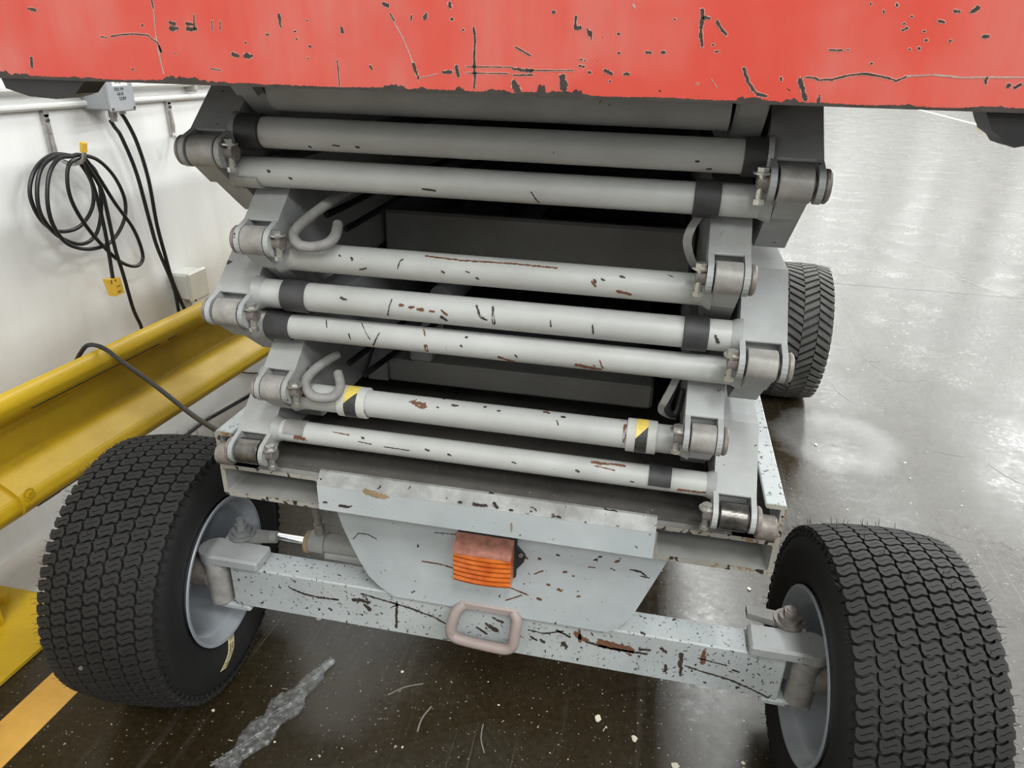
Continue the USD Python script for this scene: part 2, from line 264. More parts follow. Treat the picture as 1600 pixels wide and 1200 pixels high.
def cylpatch(x0, x1, y, z, a0, a1, r0, r1, n=20):
    """part of a sleeve round a tube along x; angle 0 faces -y, +90 degrees faces up"""
    A = np.linspace(a0, a1, n); P = [(-math.cos(a)*r0, math.sin(a)*r0) for a in A]+[(-math.cos(a)*r1, math.sin(a)*r1) for a in A[::-1]]
    return prism_x([(y+p, z+q) for p, q in P], x0, x1)
def stroke2d(pts, w, jag=0.30, grow=0.0):
    """an uneven paint scratch or chip: a widened polyline (0.1 mm units) with a torn outline"""
    rg = np.random.default_rng(int(abs(pts[0][0])*7+abs(pts[0][1])*3+w) % 99991)
    P = [np.array(p, float) for p in pts]; L = LineString(P); n = max(2, int(L.length/max(w*1.2, 8))); pieces = []
    C = [np.array(L.interpolate(x, normalized=True).coords[0])+rg.normal(0, w*.10, 2)*(0 < i < n) for i, x in enumerate(np.linspace(0, 1, n+1))]
    for a, b in zip(C[:-1], C[1:]):
        pieces.append(LineString([a, b]).buffer(w*.5*rg.uniform(.55, 1.25)+grow, quad_segs=3, cap_style='round'))
    if w > 55:
        for _ in range(5):
            c = C[rg.integers(len(C))]+rg.normal(0, w*.38, 2); pieces.append(shapely.Point(c).buffer(w*rg.uniform(.10, .26)+grow, quad_segs=2))
    g = shapely.union_all(pieces).segmentize(max(w*.22, 4)); out = []
    for q in getattr(g, 'geoms', [g]):
        X = np.array(q.exterior.coords)[:-1]; c = X.mean(0); nn = np.roll(X, -1, 0)-np.roll(X, 1, 0); nn = np.stack([nn[:, 1], -nn[:, 0]], 1)/(np.linalg.norm(nn, axis=1, keepdims=True)+1e-9)
        X = X+nn*(rg.uniform(-jag, jag, (len(X), 1))*w*(.55 if w > 25 else .35)); q = Polygon(X).buffer(0)
        out += [p for p in getattr(q, 'geoms', [q]) if p.area > 4]
    return out
def chips_plane(data, y, t=0.0005, grow=0.0):
    ms = []
    for pts, w in data:
        for g in stroke2d(pts, max(w, 9), grow=grow):
            ms.append(prism_y(shapely.affinity.scale(g, 1e-4, 1e-4, origin=(0, 0)), y-t, y+0.0002))
    return cat(ms)
def chips_tube(data, y, z, r, t=0.0005):
    ms = []
    for pts, w in data:
        P = [(a, b*r*10) for a, b in pts]                      # (x, arc) in 0.1 mm
        for g in stroke2d(P, max(w, 9)):
            m = ext(g, 1.0); v = m.vertices; a = v[:, 1]*1e-4/r; rr = r-0.0002+v[:, 2]*(t+.0002)
            m.vertices = np.stack([v[:, 0]*1e-4, y-np.cos(a)*rr, z+np.sin(a)*rr], 1); ms.append(m)
    return cat(ms)
def text_on(text, h, origin, ex, ez, depth=0.0006, bold=False):
    m = meshkit.text_mesh(text, h, depth, bold); v = m.vertices.copy(); ex, ez = np.asarray(ex, float), np.asarray(ez, float)
    m.vertices = np.asarray(origin)+v[:, :1]*ex+v[:, 1:2]*ez+v[:, 2:3]*np.cross(ex, ez); return m
BEAM=[([(-5627,14316),(-5528,14296)],33),([(-5754,13730),(-5774,13629)],34),([(-4488,14015),(-4334,14040),(-4167,14051),(-3952,14041),(-3923,14006),(-3841,13964),(-3808,13862)],15),([(-4637,14012),(-4556,13999)],12),([(-3824,14434),(-3818,14336)],16),([(-3832,13920),(-3811,13847)],24),([(-3625,14191),(-3557,14178)],32),([(-3620,14127),(-3531,14129)],48),([(-3389,14181),(-3311,14175)],40),([(-3391,14124),(-3276,14126)],40),([(-3274,14281),(-3293,14126)],12),([(-3043,14215),(-3050,14117)],12),([(-2930,14217),(-2946,14119)],12),([(-4017,14155),(-4010,14148)],24),([(-2629,13991),(-2621,13984)],24),([(-2814,13851),(-2746,13838)],40),([(-2642,13841),(-2556,13836)],48),([(-4268,13641),(-4251,13634)],25),([(-3621,13845),(-3605,13838)],16),([(-3150,13681),(-3002,13663)],8),([(-2140,14293),(-2130,14170)],31),([(-1790,14244),(-1773,14245)],15),([(-2334,14082),(-2301,14083)],16),([(-1960,14124),(-1943,14125)],15),([(-1952,14041),(-1936,14042)],15),([(-1785,13968),(-1761,13962)],23),([(-1824,13833),(-1807,13834)],16),([(-1348,14171),(-1343,14130)],30),([(-1019,13770),(-996,13736)],23),([(-805,14434),(-759,14415)],37),([(-732,14329),(-688,14264)],30),([(-475,14314),(-485,14267)],22),([(-321,14296),(-297,14343)],37),([(-20,14451),(-5,14412)],51),([(1,14289),(16,14289)],22),([(137,14180),(152,14180)],22),([(266,14208),(281,14096),(274,13895),(283,13690),(275,13571)],26),([(-469,13806),(-440,13724),(-411,13655)],38),([(-100,13727),(-5,13737)],38),([(-1434,13815),(-1424,13529)],12),([(58,13794),(80,13698)],30),([(174,13797),(725,13806)],7),([(174,13728),(689,13737)],9),([(1176,14379),(1191,14379)],28),([(1437,14339),(1430,14212)],21),([(1458,14225),(1494,14232)],36),([(1574,14214),(1599,14164)],36),([(1618,14190),(1624,14113)],18),([(1910,14176),(1924,14177)],21),([(1934,13984),(1948,13984)],18),([(2244,13998),(2292,13999)],28),([(2411,14002),(2439,14003)],25),([(765,14015),(939,13932)],18),([(2504,14332),(2518,14332)],21),([(2789,14423),(2805,14306),(2805,14201),(2836,14076)],34),([(2813,14350),(2880,14345)],34),([(2964,14315),(3007,14249),(3075,14194)],27),([(2942,14091),(2956,14092)],14),([(2985,14023),(3018,14030)],17),([(1798,13803),(1873,13772)],51),([(2017,13770),(2067,13771)],32),([(3306,13866),(3383,13720),(3489,13613),(3593,13597)],28),([(1858,13691),(1872,13692)],22),([(1515,13908),(1529,13908)],18),([(1559,13896),(1574,13896)],18),([(1505,13841),(1519,13842)],18),([(1549,13836),(1563,13836)],18),([(1619,13778),(1641,13772)],22),([(1320,13722),(1342,13600)],66),([(741,13786),(952,13778)],37),([(952,13778),(1434,13792)],7),([(743,13718),(969,13731)],15),([(760,13636),(793,13568)],75),([(2831,13696),(2844,13696)],14),([(4460,14512),(4464,14495)],16),([(4712,14510),(4722,14493)],20),([(4597,14450),(4609,14427)],16),([(4872,14396),(4885,14396)],16),([(4815,14331),(4827,14331)],16),([(4855,14290),(4867,14291)],20),([(4817,14272),(4829,14272)],16),([(5147,14360),(5198,14349)],20),([(5266,14455),(5315,14450)],26),([(5433,14451),(5472,14480)],45),([(5594,14229),(5606,14229)],26),([(5629,14230),(5641,14230)],26),([(5020,14264),(5038,14264)],13),([(5065,14182),(5077,14182)],23),([(5296,14181),(5308,14182)],20),([(5015,14109),(5030,14098)],20),([(4926,14095),(4939,14095)],13),([(4151,14070),(4280,14067)],14),([(4329,14075),(4342,14075)],13),([(4590,13952),(4603,13953)],17),([(3958,13796),(4049,13799),(4099,13775),(4234,13786),(4387,13828),(4542,13852),(4706,13832),(4839,13805),(4874,13787),(4958,13833)],17),([(5736,13845),(5738,13796)],26),([(5954,13779),(5965,13779)],33),([(6018,13763),(6063,13795)],33),([(3709,13782),(3720,13757)],21),([(3910,13769),(3954,13675),(3998,13579)],42),([(4137,13616),(4136,13552)],35)]
BEAML=[([(-718,14290),(-586,14078),(-513,13909),(-469,13806)],15),([(2983,13747),(3058,13657)],7),([(2059,14461),(2075,14436)],21),([(-3818,14336),(-3850,14007),(-3841,13788),(-3824,13602)],16),([(-403,13655),(-163,13711)],11),([(4963,13840),(5231,13860),(5481,13843),(5752,13852),(6079,13862)],17)]
AXLE=[([(-4523,3109),(-4184,2998),(-3809,2967),(-3385,3000)],42),([(-3007,3078),(-2683,3073)],111),([(-2763,2985),(-2666,2880)],83),([(-2817,3276),(-2311,3204),(-1738,3111),(-1170,2966),(-860,2802)],41),([(-2020,3228),(-2068,2501)],55),([(-2129,3064),(-1995,3145)],28),([(856,3072),(1181,3040),(1574,3196)],33),([(1442,3184),(1714,3072)],53),([(1592,2869),(1663,2797)],80),([(3150,3052),(3339,3078)],52),([(3557,3180),(3653,3116)],64),([(3695,2745),(3698,2605)],78),([(3955,3118),(4011,2557)],77),([(4284,3092),(4851,3021)],26),([(4066,2833),(4454,2752),(4965,2668),(5356,2537),(5753,2373)],39),([(4987,2933),(5113,2912)],38),([(2048,3008),(2511,2957),(3287,2962)],53),([(-47,3032),(162,2902)],94),([(89,3236),(295,3159)],67),([(-254,2899),(-44,2767)],54),([(1122,2851),(1191,2814)],67),([(916,2893),(1028,2830)],53)]
AXLER=[([(1839,3186),(2045,3059)],131),([(2374,3047),(2961,3008)],196),([(4382,3285),(4396,2998)],89),([(1898,3285),(1930,2999)],65)]
SKIRT=[([(-2864,4781),(-2741,4948),(-2532,4953),(-2357,4872)],20),([(-1110,5251),(-675,5282)],19),([(2772,5073),(2955,5062),(3083,4980)],37),([(2965,4957),(3147,4946)],24),([(1351,5156),(1402,5150)],37),([(2161,5261),(2209,5270)],37)]
SKIRTR=[([(-1385,4486),(-978,4481),(-441,4373),(358,4204),(823,4052)],33),([(367,3826),(693,4025)],26),([(932,4608),(1094,4718)],38),([(1006,4999),(1044,5006)],50),([(726,4993),(779,4956)],50),([(1511,4767),(1560,4777)],50),([(1420,4320),(1473,4298)],63),([(1198,4404),(1237,4396)],51),([(1809,4221),(1847,4229)],51),([(2482,5200),(2539,5241)],49),([(1984,4983),(2107,4991)],25),([(1690,4708),(1715,4713)],37),([(1021,4010),(1087,3991)],51),([(2423,5609),(2494,5622)],36)]
LIP=[([(-88,6635),(135,6645)],68),([(274,6722),(333,6637)],45),([(554,6619),(600,6627)],45),([(-2668,6182),(-2489,6183)],60),([(1399,6626),(1455,6622)],45),([(-371,6630),(-336,6636)],46),([(-3013,6197),(-2948,6208)],36)]
LIPR=[([(-2134,6580),(-1962,6551),(-1765,6527)],106),([(595,6339),(599,6173)],46)]
TUBE={'T1':[([(-2721,-717),(-2695,-769)],33),([(-1964,-512),(-1916,-547)],33),([(-2321,-505),(-2220,-528)],22),([(2994,-284),(3028,-276)],33),([(3146,-793),(3197,-774)],33)],'T2':[([(-3075,-151),(-3045,-187)],33),([(-3432,268),(-3399,192)],33),([(-930,-326),(-733,-408)],33),([(725,-81),(830,-857)],17),([(3134,560),(3172,412)],33)],'T3':[([(-2014,-296),(-1900,-155)],33),([(-1372,-10),(-1336,518),(-1289,669)],17),([(-2149,463),(-2135,337)],33),([(-2359,570),(-2335,489)],22),([(-256,203),(-204,137)],22),([(-82,-170),(-52,-253)],33),([(2117,703),(2175,638)],33),([(1725,352),(1748,198)],33),([(1838,433),(1878,365)],22)],'T4':[([(-1511,682),(-1541,152),(-1578,-449)],22),([(-2376,493),(-2284,396)],45),([(-95,784),(-24,84),(80,-95)],33),([(165,798),(204,-282)],45),([(-658,-175),(-589,-403)],45),([(3597,275),(3647,-118)],45),([(1100,306),(1116,-113)],22),([(1759,233),(1779,-395)],22)],'T5':[([(-2744,1239),(-2687,551)],17),([(-2114,1274),(-1917,-8)],13),([(-1885,-643),(-1754,566)],22),([(-2291,228),(-2262,-181)],22),([(-285,905),(-264,916)],33),([(-350,223),(-328,136)],33),([(556,-92),(587,-243)],33)],'T6':[([(-534,1123),(-443,1119)],45),([(20,1298),(53,1322)],45),([(-769,2044),(-723,1715)],33),([(-790,820),(-765,783)],33),([(266,1086),(298,1106)],33),([(1035,1613),(1130,1428)],45),([(1353,1246),(1398,1214)],45),([(1281,875),(1312,566)],22)],'T7':[([(-2271,347),(-2026,267)],17),([(-1784,186),(-1304,140)],17),([(-2224,773),(-2183,682)],33),([(-1012,437),(-951,363)],33),([(-597,245),(-538,168)],33),([(551,302),(619,234)],33),([(1663,302),(1709,221)],33),([(2589,-36),(2643,-58)],22)]}
TUBER={'T3':[([(-942,1069),(-362,926),(447,1005),(1145,933)],28),([(2092,-277),(2285,-446)],45),([(1699,221),(1753,-51)],28),([(-647,69),(-606,-4)],33)],'T4':[([(-1358,347),(-1304,367)],45),([(-1194,280),(-1130,304)],45),([(-1064,201),(-978,190)],45),([(-849,153),(-785,135)],33),([(3238,410),(3258,338)],22),([(-658,267),(-572,0)],33)],'T5':[([(-948,-63),(-940,-570)],45),([(1541,-395),(1929,-628)],56),([(1910,186),(1969,-438)],22),([(289,-430),(545,-851)],45),([(-1023,1246),(-970,674)],22),([(-314,-1147),(-146,-1144)],22)],'T6':[([(-1237,996),(-1027,748)],100),([(-3294,518),(-3046,395)],56),([(-2870,574),(-2684,423)],56),([(2407,1109),(2405,-66)],45),([(2622,1993),(2633,1994)],11),([(-2109,-31),(-2093,-1054)],45),([(1042,1433),(1128,2043)],22)],'T7':[([(1914,1201),(2455,1226)],56),([(3386,-249),(3852,-184)],45),([(-3490,-3),(-3328,-91)],78),([(-2785,902),(-2470,798)],22),([(1976,880),(2305,710)],22)]}
import shapely.affinity

# ================================================================== the hall
def slab(name, x0, x1, y0, y1, z0, z1, mat, label, cat_, kind='structure'):
    return obj(name, box(x0, x1, y0, y1, z0, z1), mat, label=label, cat=cat_, kind=kind)
slab('floor', -3.2, 31, -11, 46, -0.2, 0.0, 'concrete', 'polished grey concrete floor with scratches and pale flecks', 'floor')
WX = lambda y: -1.5+0.045*(y-0.3)                                 # face of the left wall
GX = lambda y: 0.045*y                                            # its direction, also of the rail and the floor line
def skew(x0, x1, y0, y1, z0, z1):
    P = [(x+GX(y), y, z) for x in (x0, x1) for y in (y0, y1) for z in (z0, z1)]; return hull(P)
obj('wall_left', skew(-1.71, -1.5135, -11, 46, 0, 8), 'wall_paint', label='white painted wall with faint grey streaks behind the yellow rail', cat='wall', kind='structure')
slab('wall_far', -3, 31, 45, 45.2, 0, 8, 'hall_wall_paint', 'pale grey far wall of the hall', 'wall')
slab('wall_right', 30, 30.2, -11, 46, 0, 8, 'hall_wall_paint', 'pale grey side wall of the hall', 'wall')
slab('wall_near', -3, 31, -11, -10.8, 0, 8, 'dark_wall_paint', 'grey wall behind the viewer', 'wall')
slab('ceiling', -3.2, 31, -11, 46, 8, 8.2, 'ceiling_paint', 'grey hall ceiling', 'ceiling')
obj('trim_1', skew(-1.513, -1.165, -3, 20, 0.0, 0.003), 'white_floor_paint', label='white painted strip of floor along the wall foot', cat='floor marking', kind='structure')
obj('trim_2', skew(-1.058, -0.956, -3, 20, 0.0, 0.0015), 'yellow_line_paint', label='worn yellow line painted on the dark floor beside the rail', cat='floor marking', kind='structure')
P = np.array([[7.72, 17.0], [8.02, 24.5], [8.6, 42.0]])
obj('trim_3', cat(*[hull([(a[0]+s, a[1], z) for s in (-.07, .07) for z in (0, .0015)]+[(b[0]+s, b[1], z) for s in (-.07, .07) for z in (0, .0015)]) for a, b in zip(P[:-1], P[1:])]), 'pale_line_paint',
    label='pale yellow line painted across the far floor', cat='floor marking', kind='structure')
obj('floor_joint', box(-1.2, 30, 3.98, 3.988, 0, 0.0006), 'dark_paint', label='straight saw-cut joint across the concrete floor', cat='floor joint', kind='structure')

# ---- guardrail
rail = thing('guardrail', 'yellow W-shaped steel guardrail running along the white wall', 'guardrail', (-1.24, 0.0, 0.0))
prof = [(0.0, .0), (.012, .006), (.020, .020), (.020, .034), (.010, .055), (-.030, .085), (-.060, .105), (-.064, .120), (-.064, .190), (-.060, .205), (-.030, .225), (.010, .255), (.020, .276), (.020, .290), (.012, .304), (0, .310), (-.014, .304)]
pr = [(-.004, -.004)]+prof
s_ = spline(prof, 4); off = LineString(s_).buffer(0.0035, cap_style='flat')
zb = lambda y: 0.318-0.018*y*0.6
RX0 = -1.225
def rail_mesh(y0, y1):
    m = ext(off, 1.0); v = m.vertices.copy(); yy = y0+v[:, 2]*(y1-y0)
    m.vertices = np.stack([RX0+GX(yy)+v[:, 0], yy, zb(yy)+v[:, 1]], 1); m.invert(); return m
obj('rail_beam', rail_mesh(0.06, 5.0), 'yellow_paint', rail, smooth=50)
o = LineString(s_).buffer(0.0035, cap_style='flat')
m = rail_mesh(-2.5, 0.095); m.vertices[:, 0] -= 0.008; m.vertices[:, 2] -= 0.006
obj('rail_beam', m, 'yellow_paint', rail, smooth=50)
for py in (-0.06, 1.94, 3.94):
    x = RX0+GX(py)
    obj('post', [box(x-.175, x-.065, py-.05, py-.042, .0122, .62), box(x-.175, x-.065, py+.042, py+.05, .0122, .62), box(x-.124, x-.116, py-.05, py+.05, .0122, .62)], 'yellow_paint', rail, smooth=False)
    bp = obj('base_plate', hull([(x+dx+GX(dy), py+dy, z) for dx in (-.27, .085) for dy in (-.17, .17) for z in (0.003, .012)]), 'yellow_paint', rail, smooth=False)
    for dx in (-.22, .03) if py > 1 else (-.235, -.14, .02):
        for dy in (-.12, .12):
            if py < 1 and dx == .02: continue
            obj('anchor_bolt', hexbolt((x+dx, py+dy, .012), (0, 0, 1), .016, .022), 'yellow_paint', bp, smooth=30)
for py, pz in ((0.085, .365), (-.03, .365), (0.03, .57), (-.03, .57)):
    x = RX0+GX(py)
    obj('rail_bolt', hexbolt((x+.018, py, pz-.0), (1, 0, 0), .011, .008), 'yellow_paint', rail)
wear = cat(*[rod((RX0+GX(y)+.0105+.004, y, zb(y)+.006+dz), (RX0+GX(y2)+.0105+.004, y2, zb(y2)+.006+dz), .0045, 6) for y, y2, dz in ((.10, .17, 0), (.16, .24, .002), (.22, .27, .003))])
obj('bare_edge', wear, 'bare_chip', rail, kind='stuff')
sl = cat(*[rod((RX0+GX(y)+.0095+.0035, y, zb(y)+.252), (RX0+GX(y2)+.0095+.0035, y2, zb(y2)+.252), .0016, 6) for y, y2 in ((.16, .36), (.36, .62), (.66, .70))])
obj('long_scratch', sl, 'bare_chip', rail, kind='stuff')

# ---- things on the wall
def wallpt(y, z, off): return np.array([WX(y)+off, y, z])
cn = thing('conduit', 'white painted conduit pipe running level along the wall', 'pipe', wallpt(0.9, 1.26, .0))
obj('pipe', tube([(WX(-2)+.022, -2, 1.285), (WX(0.86)+.022, .86, 1.270)], .013), 'conduit_white', cn)
obj('pipe', tube([(WX(.96)+.022, .96, 1.268), (WX(6)+.022, 6, 1.225)], .013), 'conduit_white', cn)
obj('pipe', tube([(WX(-2)+.014, -2, 1.240), (WX(6)+.014, 6, 1.19)], .010), 'conduit_white', cn)
obj('pipe_clip', box(WX(1.34)+.0, WX(1.34)+.040, 1.33, 1.35, 1.235, 1.275, .004), 'zinc', cn)
jb = thing('junction_box', 'grey electrical junction box with handwritten lid hanging below the conduit', 'electrical box', wallpt(.9, 1.2, 0))
bx = WX(.9)
obj('body', box(bx+.004, bx+.095, .845, .945, 1.205, 1.315, .004), 'box_grey', jb, smooth=False)
lid = obj('lid', box(bx+.095, bx+.103, .838, .952, 1.200, 1.320, .003), 'box_grey', jb, smooth=False)
for yy, zz in ((.848, 1.209), (.942, 1.209), (.848, 1.311), (.942, 1.311)):
    obj('screw', rod((bx+.102, yy, zz), (bx+.105, yy, zz), .004, 10), 'greasy_steel', lid)
obj('white_label', box(bx+.103, bx+.1036, .862, .928, 1.272, 1.292), 'label_white', lid, smooth=False)
for t, zz, yy in (('FD2 PP', 1.259, .868), ('AA B', 1.246, .877), ('120V', 1.233, .882)):
    obj('handwriting', text_on(t, .0085, (bx+.1031, yy, zz), (0, 1, 0), (0, 0, 1), .0005, True), 'ink', lid, smooth=False)
obj('handwriting', text_on('A-14', .007, (bx+.1037, .875, 1.279), (0, 1, 0), (0, 0, 1), .0005, True), 'ink_grey', lid, smooth=False)
gl = obj('cable_gland', [rod((WX(.91)+.05, .908, 1.206), (WX(.91)+.05, .908, 1.180), .013, 8), rod((WX(.91)+.05, .908, 1.182), (WX(.91)+.05, .908, 1.168), .010, 16)], 'zinc', jb)
obj('cable_gland', [rod((WX(.93)+.055, .944, 1.206), (WX(.93)+.055, .944, 1.188), .011, 8)], 'zinc', jb)
C1 = [(-1.437, .908, 1.172), (-1.432, .916, 1.150), (-1.431, .936, 1.118), (-1.43, .971, 1.005), (-1.429, .988, .856), (-1.428, 1.001, .754), (-1.427, 1.031, .655), (-1.426, 1.049, .579), (-1.43, 1.06, .46), (-1.43, 1.10, .34), (-1.43, 1.35, .30), (-1.42, 1.7, .28), (-1.40, 2.2, .2), (-1.38, 2.5, .012)]
C2 = [(-1.425, .944, 1.192), (-1.425, .965, 1.163), (-1.424, .994, 1.093), (-1.423, 1.014, .978), (-1.423, 1.015, .829), (-1.422, 1.026, .726), (-1.422, 1.042, .617), (-1.415, 1.075, .49), (-1.41, 1.12, .37), (-1.41, 1.37, .335), (-1.40, 1.75, .315), (-1.37, 2.3, .23), (-1.35, 2.65, .012)]
for c, w in ((C1, 'nearer the coil'), (C2, 'farther from the coil')):
    obj('hanging_cable', tube(spline(c, 8), .0062), 'black_cable', label='black cable hanging from the grey junction box, the one ' + w, cat='cable')
def j_hook(y, ztop, zbot, path, label):
    h = thing('wall_hook', label, 'hook', wallpt(y, zbot, 0))
    x = WX(y)
    st = obj('strap', cat(box(x, x+.012, y-.011, y+.011, zbot-.005, ztop, .003), rod((x, y, ztop), (x+.012, y, ztop), .011, 16)), 'zinc', h)
    for zz in (ztop-.018, ztop-.055): obj('screw', rod((x+.011, y, zz), (x+.016, y, zz), .005, 10), 'greasy_steel', st)
    obj('hook_rod', tube(spline([(x+.01, y, ztop-.03), (x+.014, y, zbot+.03)]+path, 6), .006), 'zinc', h)
    e = np.array(path[-1]); d = e-np.array(path[-2]); d /= np.linalg.norm(d)
    obj('yellow_cap', rod(e-d*.012, e+d*.014, .0095, 14), 'yellow_plastic', h)
j_hook(.70, 1.204, 1.085, [(-1.463, .698, 1.088), (-1.423, .693, 1.070), (-1.380, .690, 1.078), (-1.364, .688, 1.098), (-1.360, .688, 1.118)], 'steel wall hook with yellow cap carrying the coiled black cable')
j_hook(1.22, 1.209, 1.10, [(-1.445, 1.215, 1.096), (-1.405, 1.200, 1.078), (-1.361, 1.190, 1.080), (-1.338, 1.185, 1.100), (-1.332, 1.182, 1.118)], 'empty steel wall hook beside the scissor lift, between conduit and rail')
LOOPS = [
 [(-1.436,.717,1.089),(-1.439,.653,1.098),(-1.442,.59,1.069),(-1.444,.554,1.013),(-1.443,.559,.949),(-1.442,.594,.901),(-1.439,.646,.884),(-1.437,.702,.891),(-1.435,.753,.929),(-1.434,.774,.981),(-1.434,.765,1.029),(-1.435,.735,1.078)],
 [(-1.425,.704,1.091),(-1.427,.649,1.095),(-1.43,.597,1.069),(-1.431,.565,1.012),(-1.431,.56,.945),(-1.43,.6,.88),(-1.426,.668,.841),(-1.424,.728,.851),(-1.422,.766,.901),(-1.421,.787,.975),(-1.421,.783,1.04),(-1.423,.734,1.083)],
 [(-1.413,.696,1.09),(-1.415,.65,1.09),(-1.417,.606,1.053),(-1.418,.579,.986),(-1.418,.578,.918),(-1.417,.611,.857),(-1.414,.683,.823),(-1.41,.771,.824),(-1.407,.841,.873),(-1.406,.865,.936),(-1.407,.842,1.011),(-1.409,.789,1.069),(-1.412,.723,1.092)],
 [(-1.402,.726,1.084),(-1.402,.677,1.078),(-1.402,.652,1.045),(-1.402,.645,.986),(-1.402,.667,.919),(-1.402,.715,.84),(-1.402,.787,.758),(-1.402,.855,.726),(-1.402,.892,.751),(-1.402,.874,.841),(-1.402,.814,.939),(-1.402,.769,1.024),(-1.402,.735,1.078)]]
coil = thing('cable_coil', 'coiled black extension cable hung on the wall hook', 'cable', (-1.42, .7, .45))
for L in LOOPS: obj('loop', tube(spline(L, 8, True), .0056, 8, True), 'black_cable', coil)
obj('cable_end', tube(spline([(-1.395,.715,1.09),(-1.395,.735,.992),(-1.40,.746,.913),(-1.40,.746,.838),(-1.40,.738,.728),(-1.40,.738,.715)], 8), .0056), 'black_cable', coil)
obj('cable_end', tube(spline([(-1.388,.706,1.085),(-1.39,.755,.994),(-1.39,.761,.911),(-1.39,.762,.804),(-1.39,.773,.722),(-1.39,.785,.602),(-1.39,.805,.523),(-1.40,.79,.46),(-1.40,.62,.44),(-1.36,.47,.50),(-1.30,.415,.57)], 8), .0056), 'black_cable', coil)
pg = obj('plug', [hull([(-1.415+dx, y, z) for dx in (0, .024) for y, z in ((.711, .722), (.757, .716), (.764, .664), (.722, .664))])], 'yellow_plastic', coil, smooth=False)
obj('plug_mark', [box(-1.3912, -1.3905, .715, .721, .706, .718), box(-1.3912, -1.3905, .733, .739, .708, .716), box(-1.3912, -1.3905, .738, .752, .690, .693), box(-1.3912, -1.3905, .735, .750, .672, .676)], 'sticker_brown', pg, smooth=False)
D = [(-1.30,.415,.57),(-1.275,.414,.603),(-1.245,.414,.632),(-1.205,.405,.640),(-1.165,.395,.634),(-1.10,.360,.626),(-.95,.285,.608),(-.77,.175,.600),(-.64,.075,.630),(-.575,.005,.662),(-.535,-.045,.700),(-.5205,.0,.702),(-.5195,.12,.69),(-.5195,.3,.68)]
obj('draped_cable', tube(spline(D, 8), .0060), 'black_cable', label='black cable draped over the yellow rail towards the lift', cat='cable')
obj('floor_cable', tube(spline([(-1.44,.70,.008),(-1.451,.839,.008),(-1.452,1.001,.008),(-1.450,1.125,.008),(-1.430,1.236,.008),(-1.394,1.441,.008),(-1.396,1.573,.008),(-1.409,1.709,.008),(-1.38,2.2,.008)], 8), .0075), 'black_cable', label='black cable lying on the floor along the wall foot', cat='cable')
obj('thin_wire', tube(spline([(WX(1.3)+.006,1.30,.135),(WX(1.371)+.006,1.371,.119),(WX(1.458)+.006,1.458,.076),(WX(1.561)+.006,1.561,.035),(WX(1.7)+.01,1.70,.008)], 8), .003), 'black_cable', label='thin dark wire on the wall foot behind the lift', cat='cable')
wb = thing('outlet_box', 'white weatherproof outlet box on the wall just above the yellow rail', 'electrical box', wallpt(1.13, .53, 0))
x = WX(1.13)
obj('body', box(x, x+.075, 1.075, 1.175, .535, .635, .008), 'box_white', wb)
obj('cover', box(x+.074, x+.088, 1.068, 1.180, .530, .640, .006), 'box_white', wb)
obj('hinge', rod((x+.088, 1.085, .537), (x+.091, 1.085, .537), .004, 8), 'greasy_steel', wb)
obj('conduit_stub', rod((x+.03, 1.12, .54), (x+.03, 1.12, .2), .014), 'conduit_white', wb)

# ---- loose things on the floor
rows = []
n = 60
for i in range(n):
    t = i/(n-1); c = np.array([-.420, .075])*(1-t)+np.array([-.515, -.26])*t
    w = .008+.046*min(1, t*2.6)*(0.75+.5*meshkit.noise(np.array([t*9, 0, 0]), 3)); d = np.array([.96, -.28]); row = []
    for j in range(11):
        s = j/10-.5; p = c+d*w*s*(1.2 if s < 0 else 1.0)+np.array([.006*math.sin(t*23+j), .004*math.sin(j*2+t*31)])
        z = .003+.010*meshkit.noise(np.array([t*30, s*7, 1.7]), 5)*(1-1.2*abs(s))+.009*meshkit.noise(np.array([t*120, s*30, 4.]), 8)
        row.append((p[0], p[1], max(z, .002)))
    rows.append(row)
V = np.array(rows).reshape(-1, 3); Fc = []
for i in range(n-1):
    for j in range(10):
        a = i*11+j; Fc += [(a, a+11, a+1), (a+1, a+11, a+12)]
film = trimesh.Trimesh(V, Fc, process=False)
low = film.copy(); low.vertices = low.vertices*[1, 1, .35]; low.invert()
obj('plastic_film', cat(film, low), 'plastic_film', smooth=False, label='crumpled strip of clear plastic film on the dark floor', cat='plastic scrap')
ms = []
for k in range(420):
    if k < 320: x, y = RNG.uniform(.95, 3.4), RNG.uniform(-.2, 4.2)
    else: x, y = RNG.uniform(-.75, 1.0), RNG.uniform(-.35, .9)
    r = RNG.choice([.0018, .0028, .0042, .0065], p=[.5, .3, .15, .05]); a = RNG.uniform(0, 6.28, 6)
    pts = [(x+r*math.cos(q)*RNG.uniform(.5, 1.3), y+r*math.sin(q)*RNG.uniform(.5, 1.3), z) for q in np.linspace(0, 5.2, 6) for z in (0, .0012)]
    ms.append(hull(pts))
for x, y, r in ((.33, .02, .007), (.245, .055, .009), (.42, -.03, .009), (.36, .30, .008), (.55, .42, .007), (.63, .60, .006), (.60, .31, .008), (.97, 1.55, .008), (1.27, 1.37, .004)):
    ms.append(hull([(x+r*math.cos(q)*RNG.uniform(.6, 1.2), y+r*math.sin(q)*RNG.uniform(.6, 1.4), z) for q in np.linspace(0, 5.2, 7) for z in (0, .003)]))
obj('floor_debris', cat(*ms), 'crumb', smooth=False, label='pale paint flakes and crumbs scattered over the floor', cat='debris', kind='stuff')
sm = []
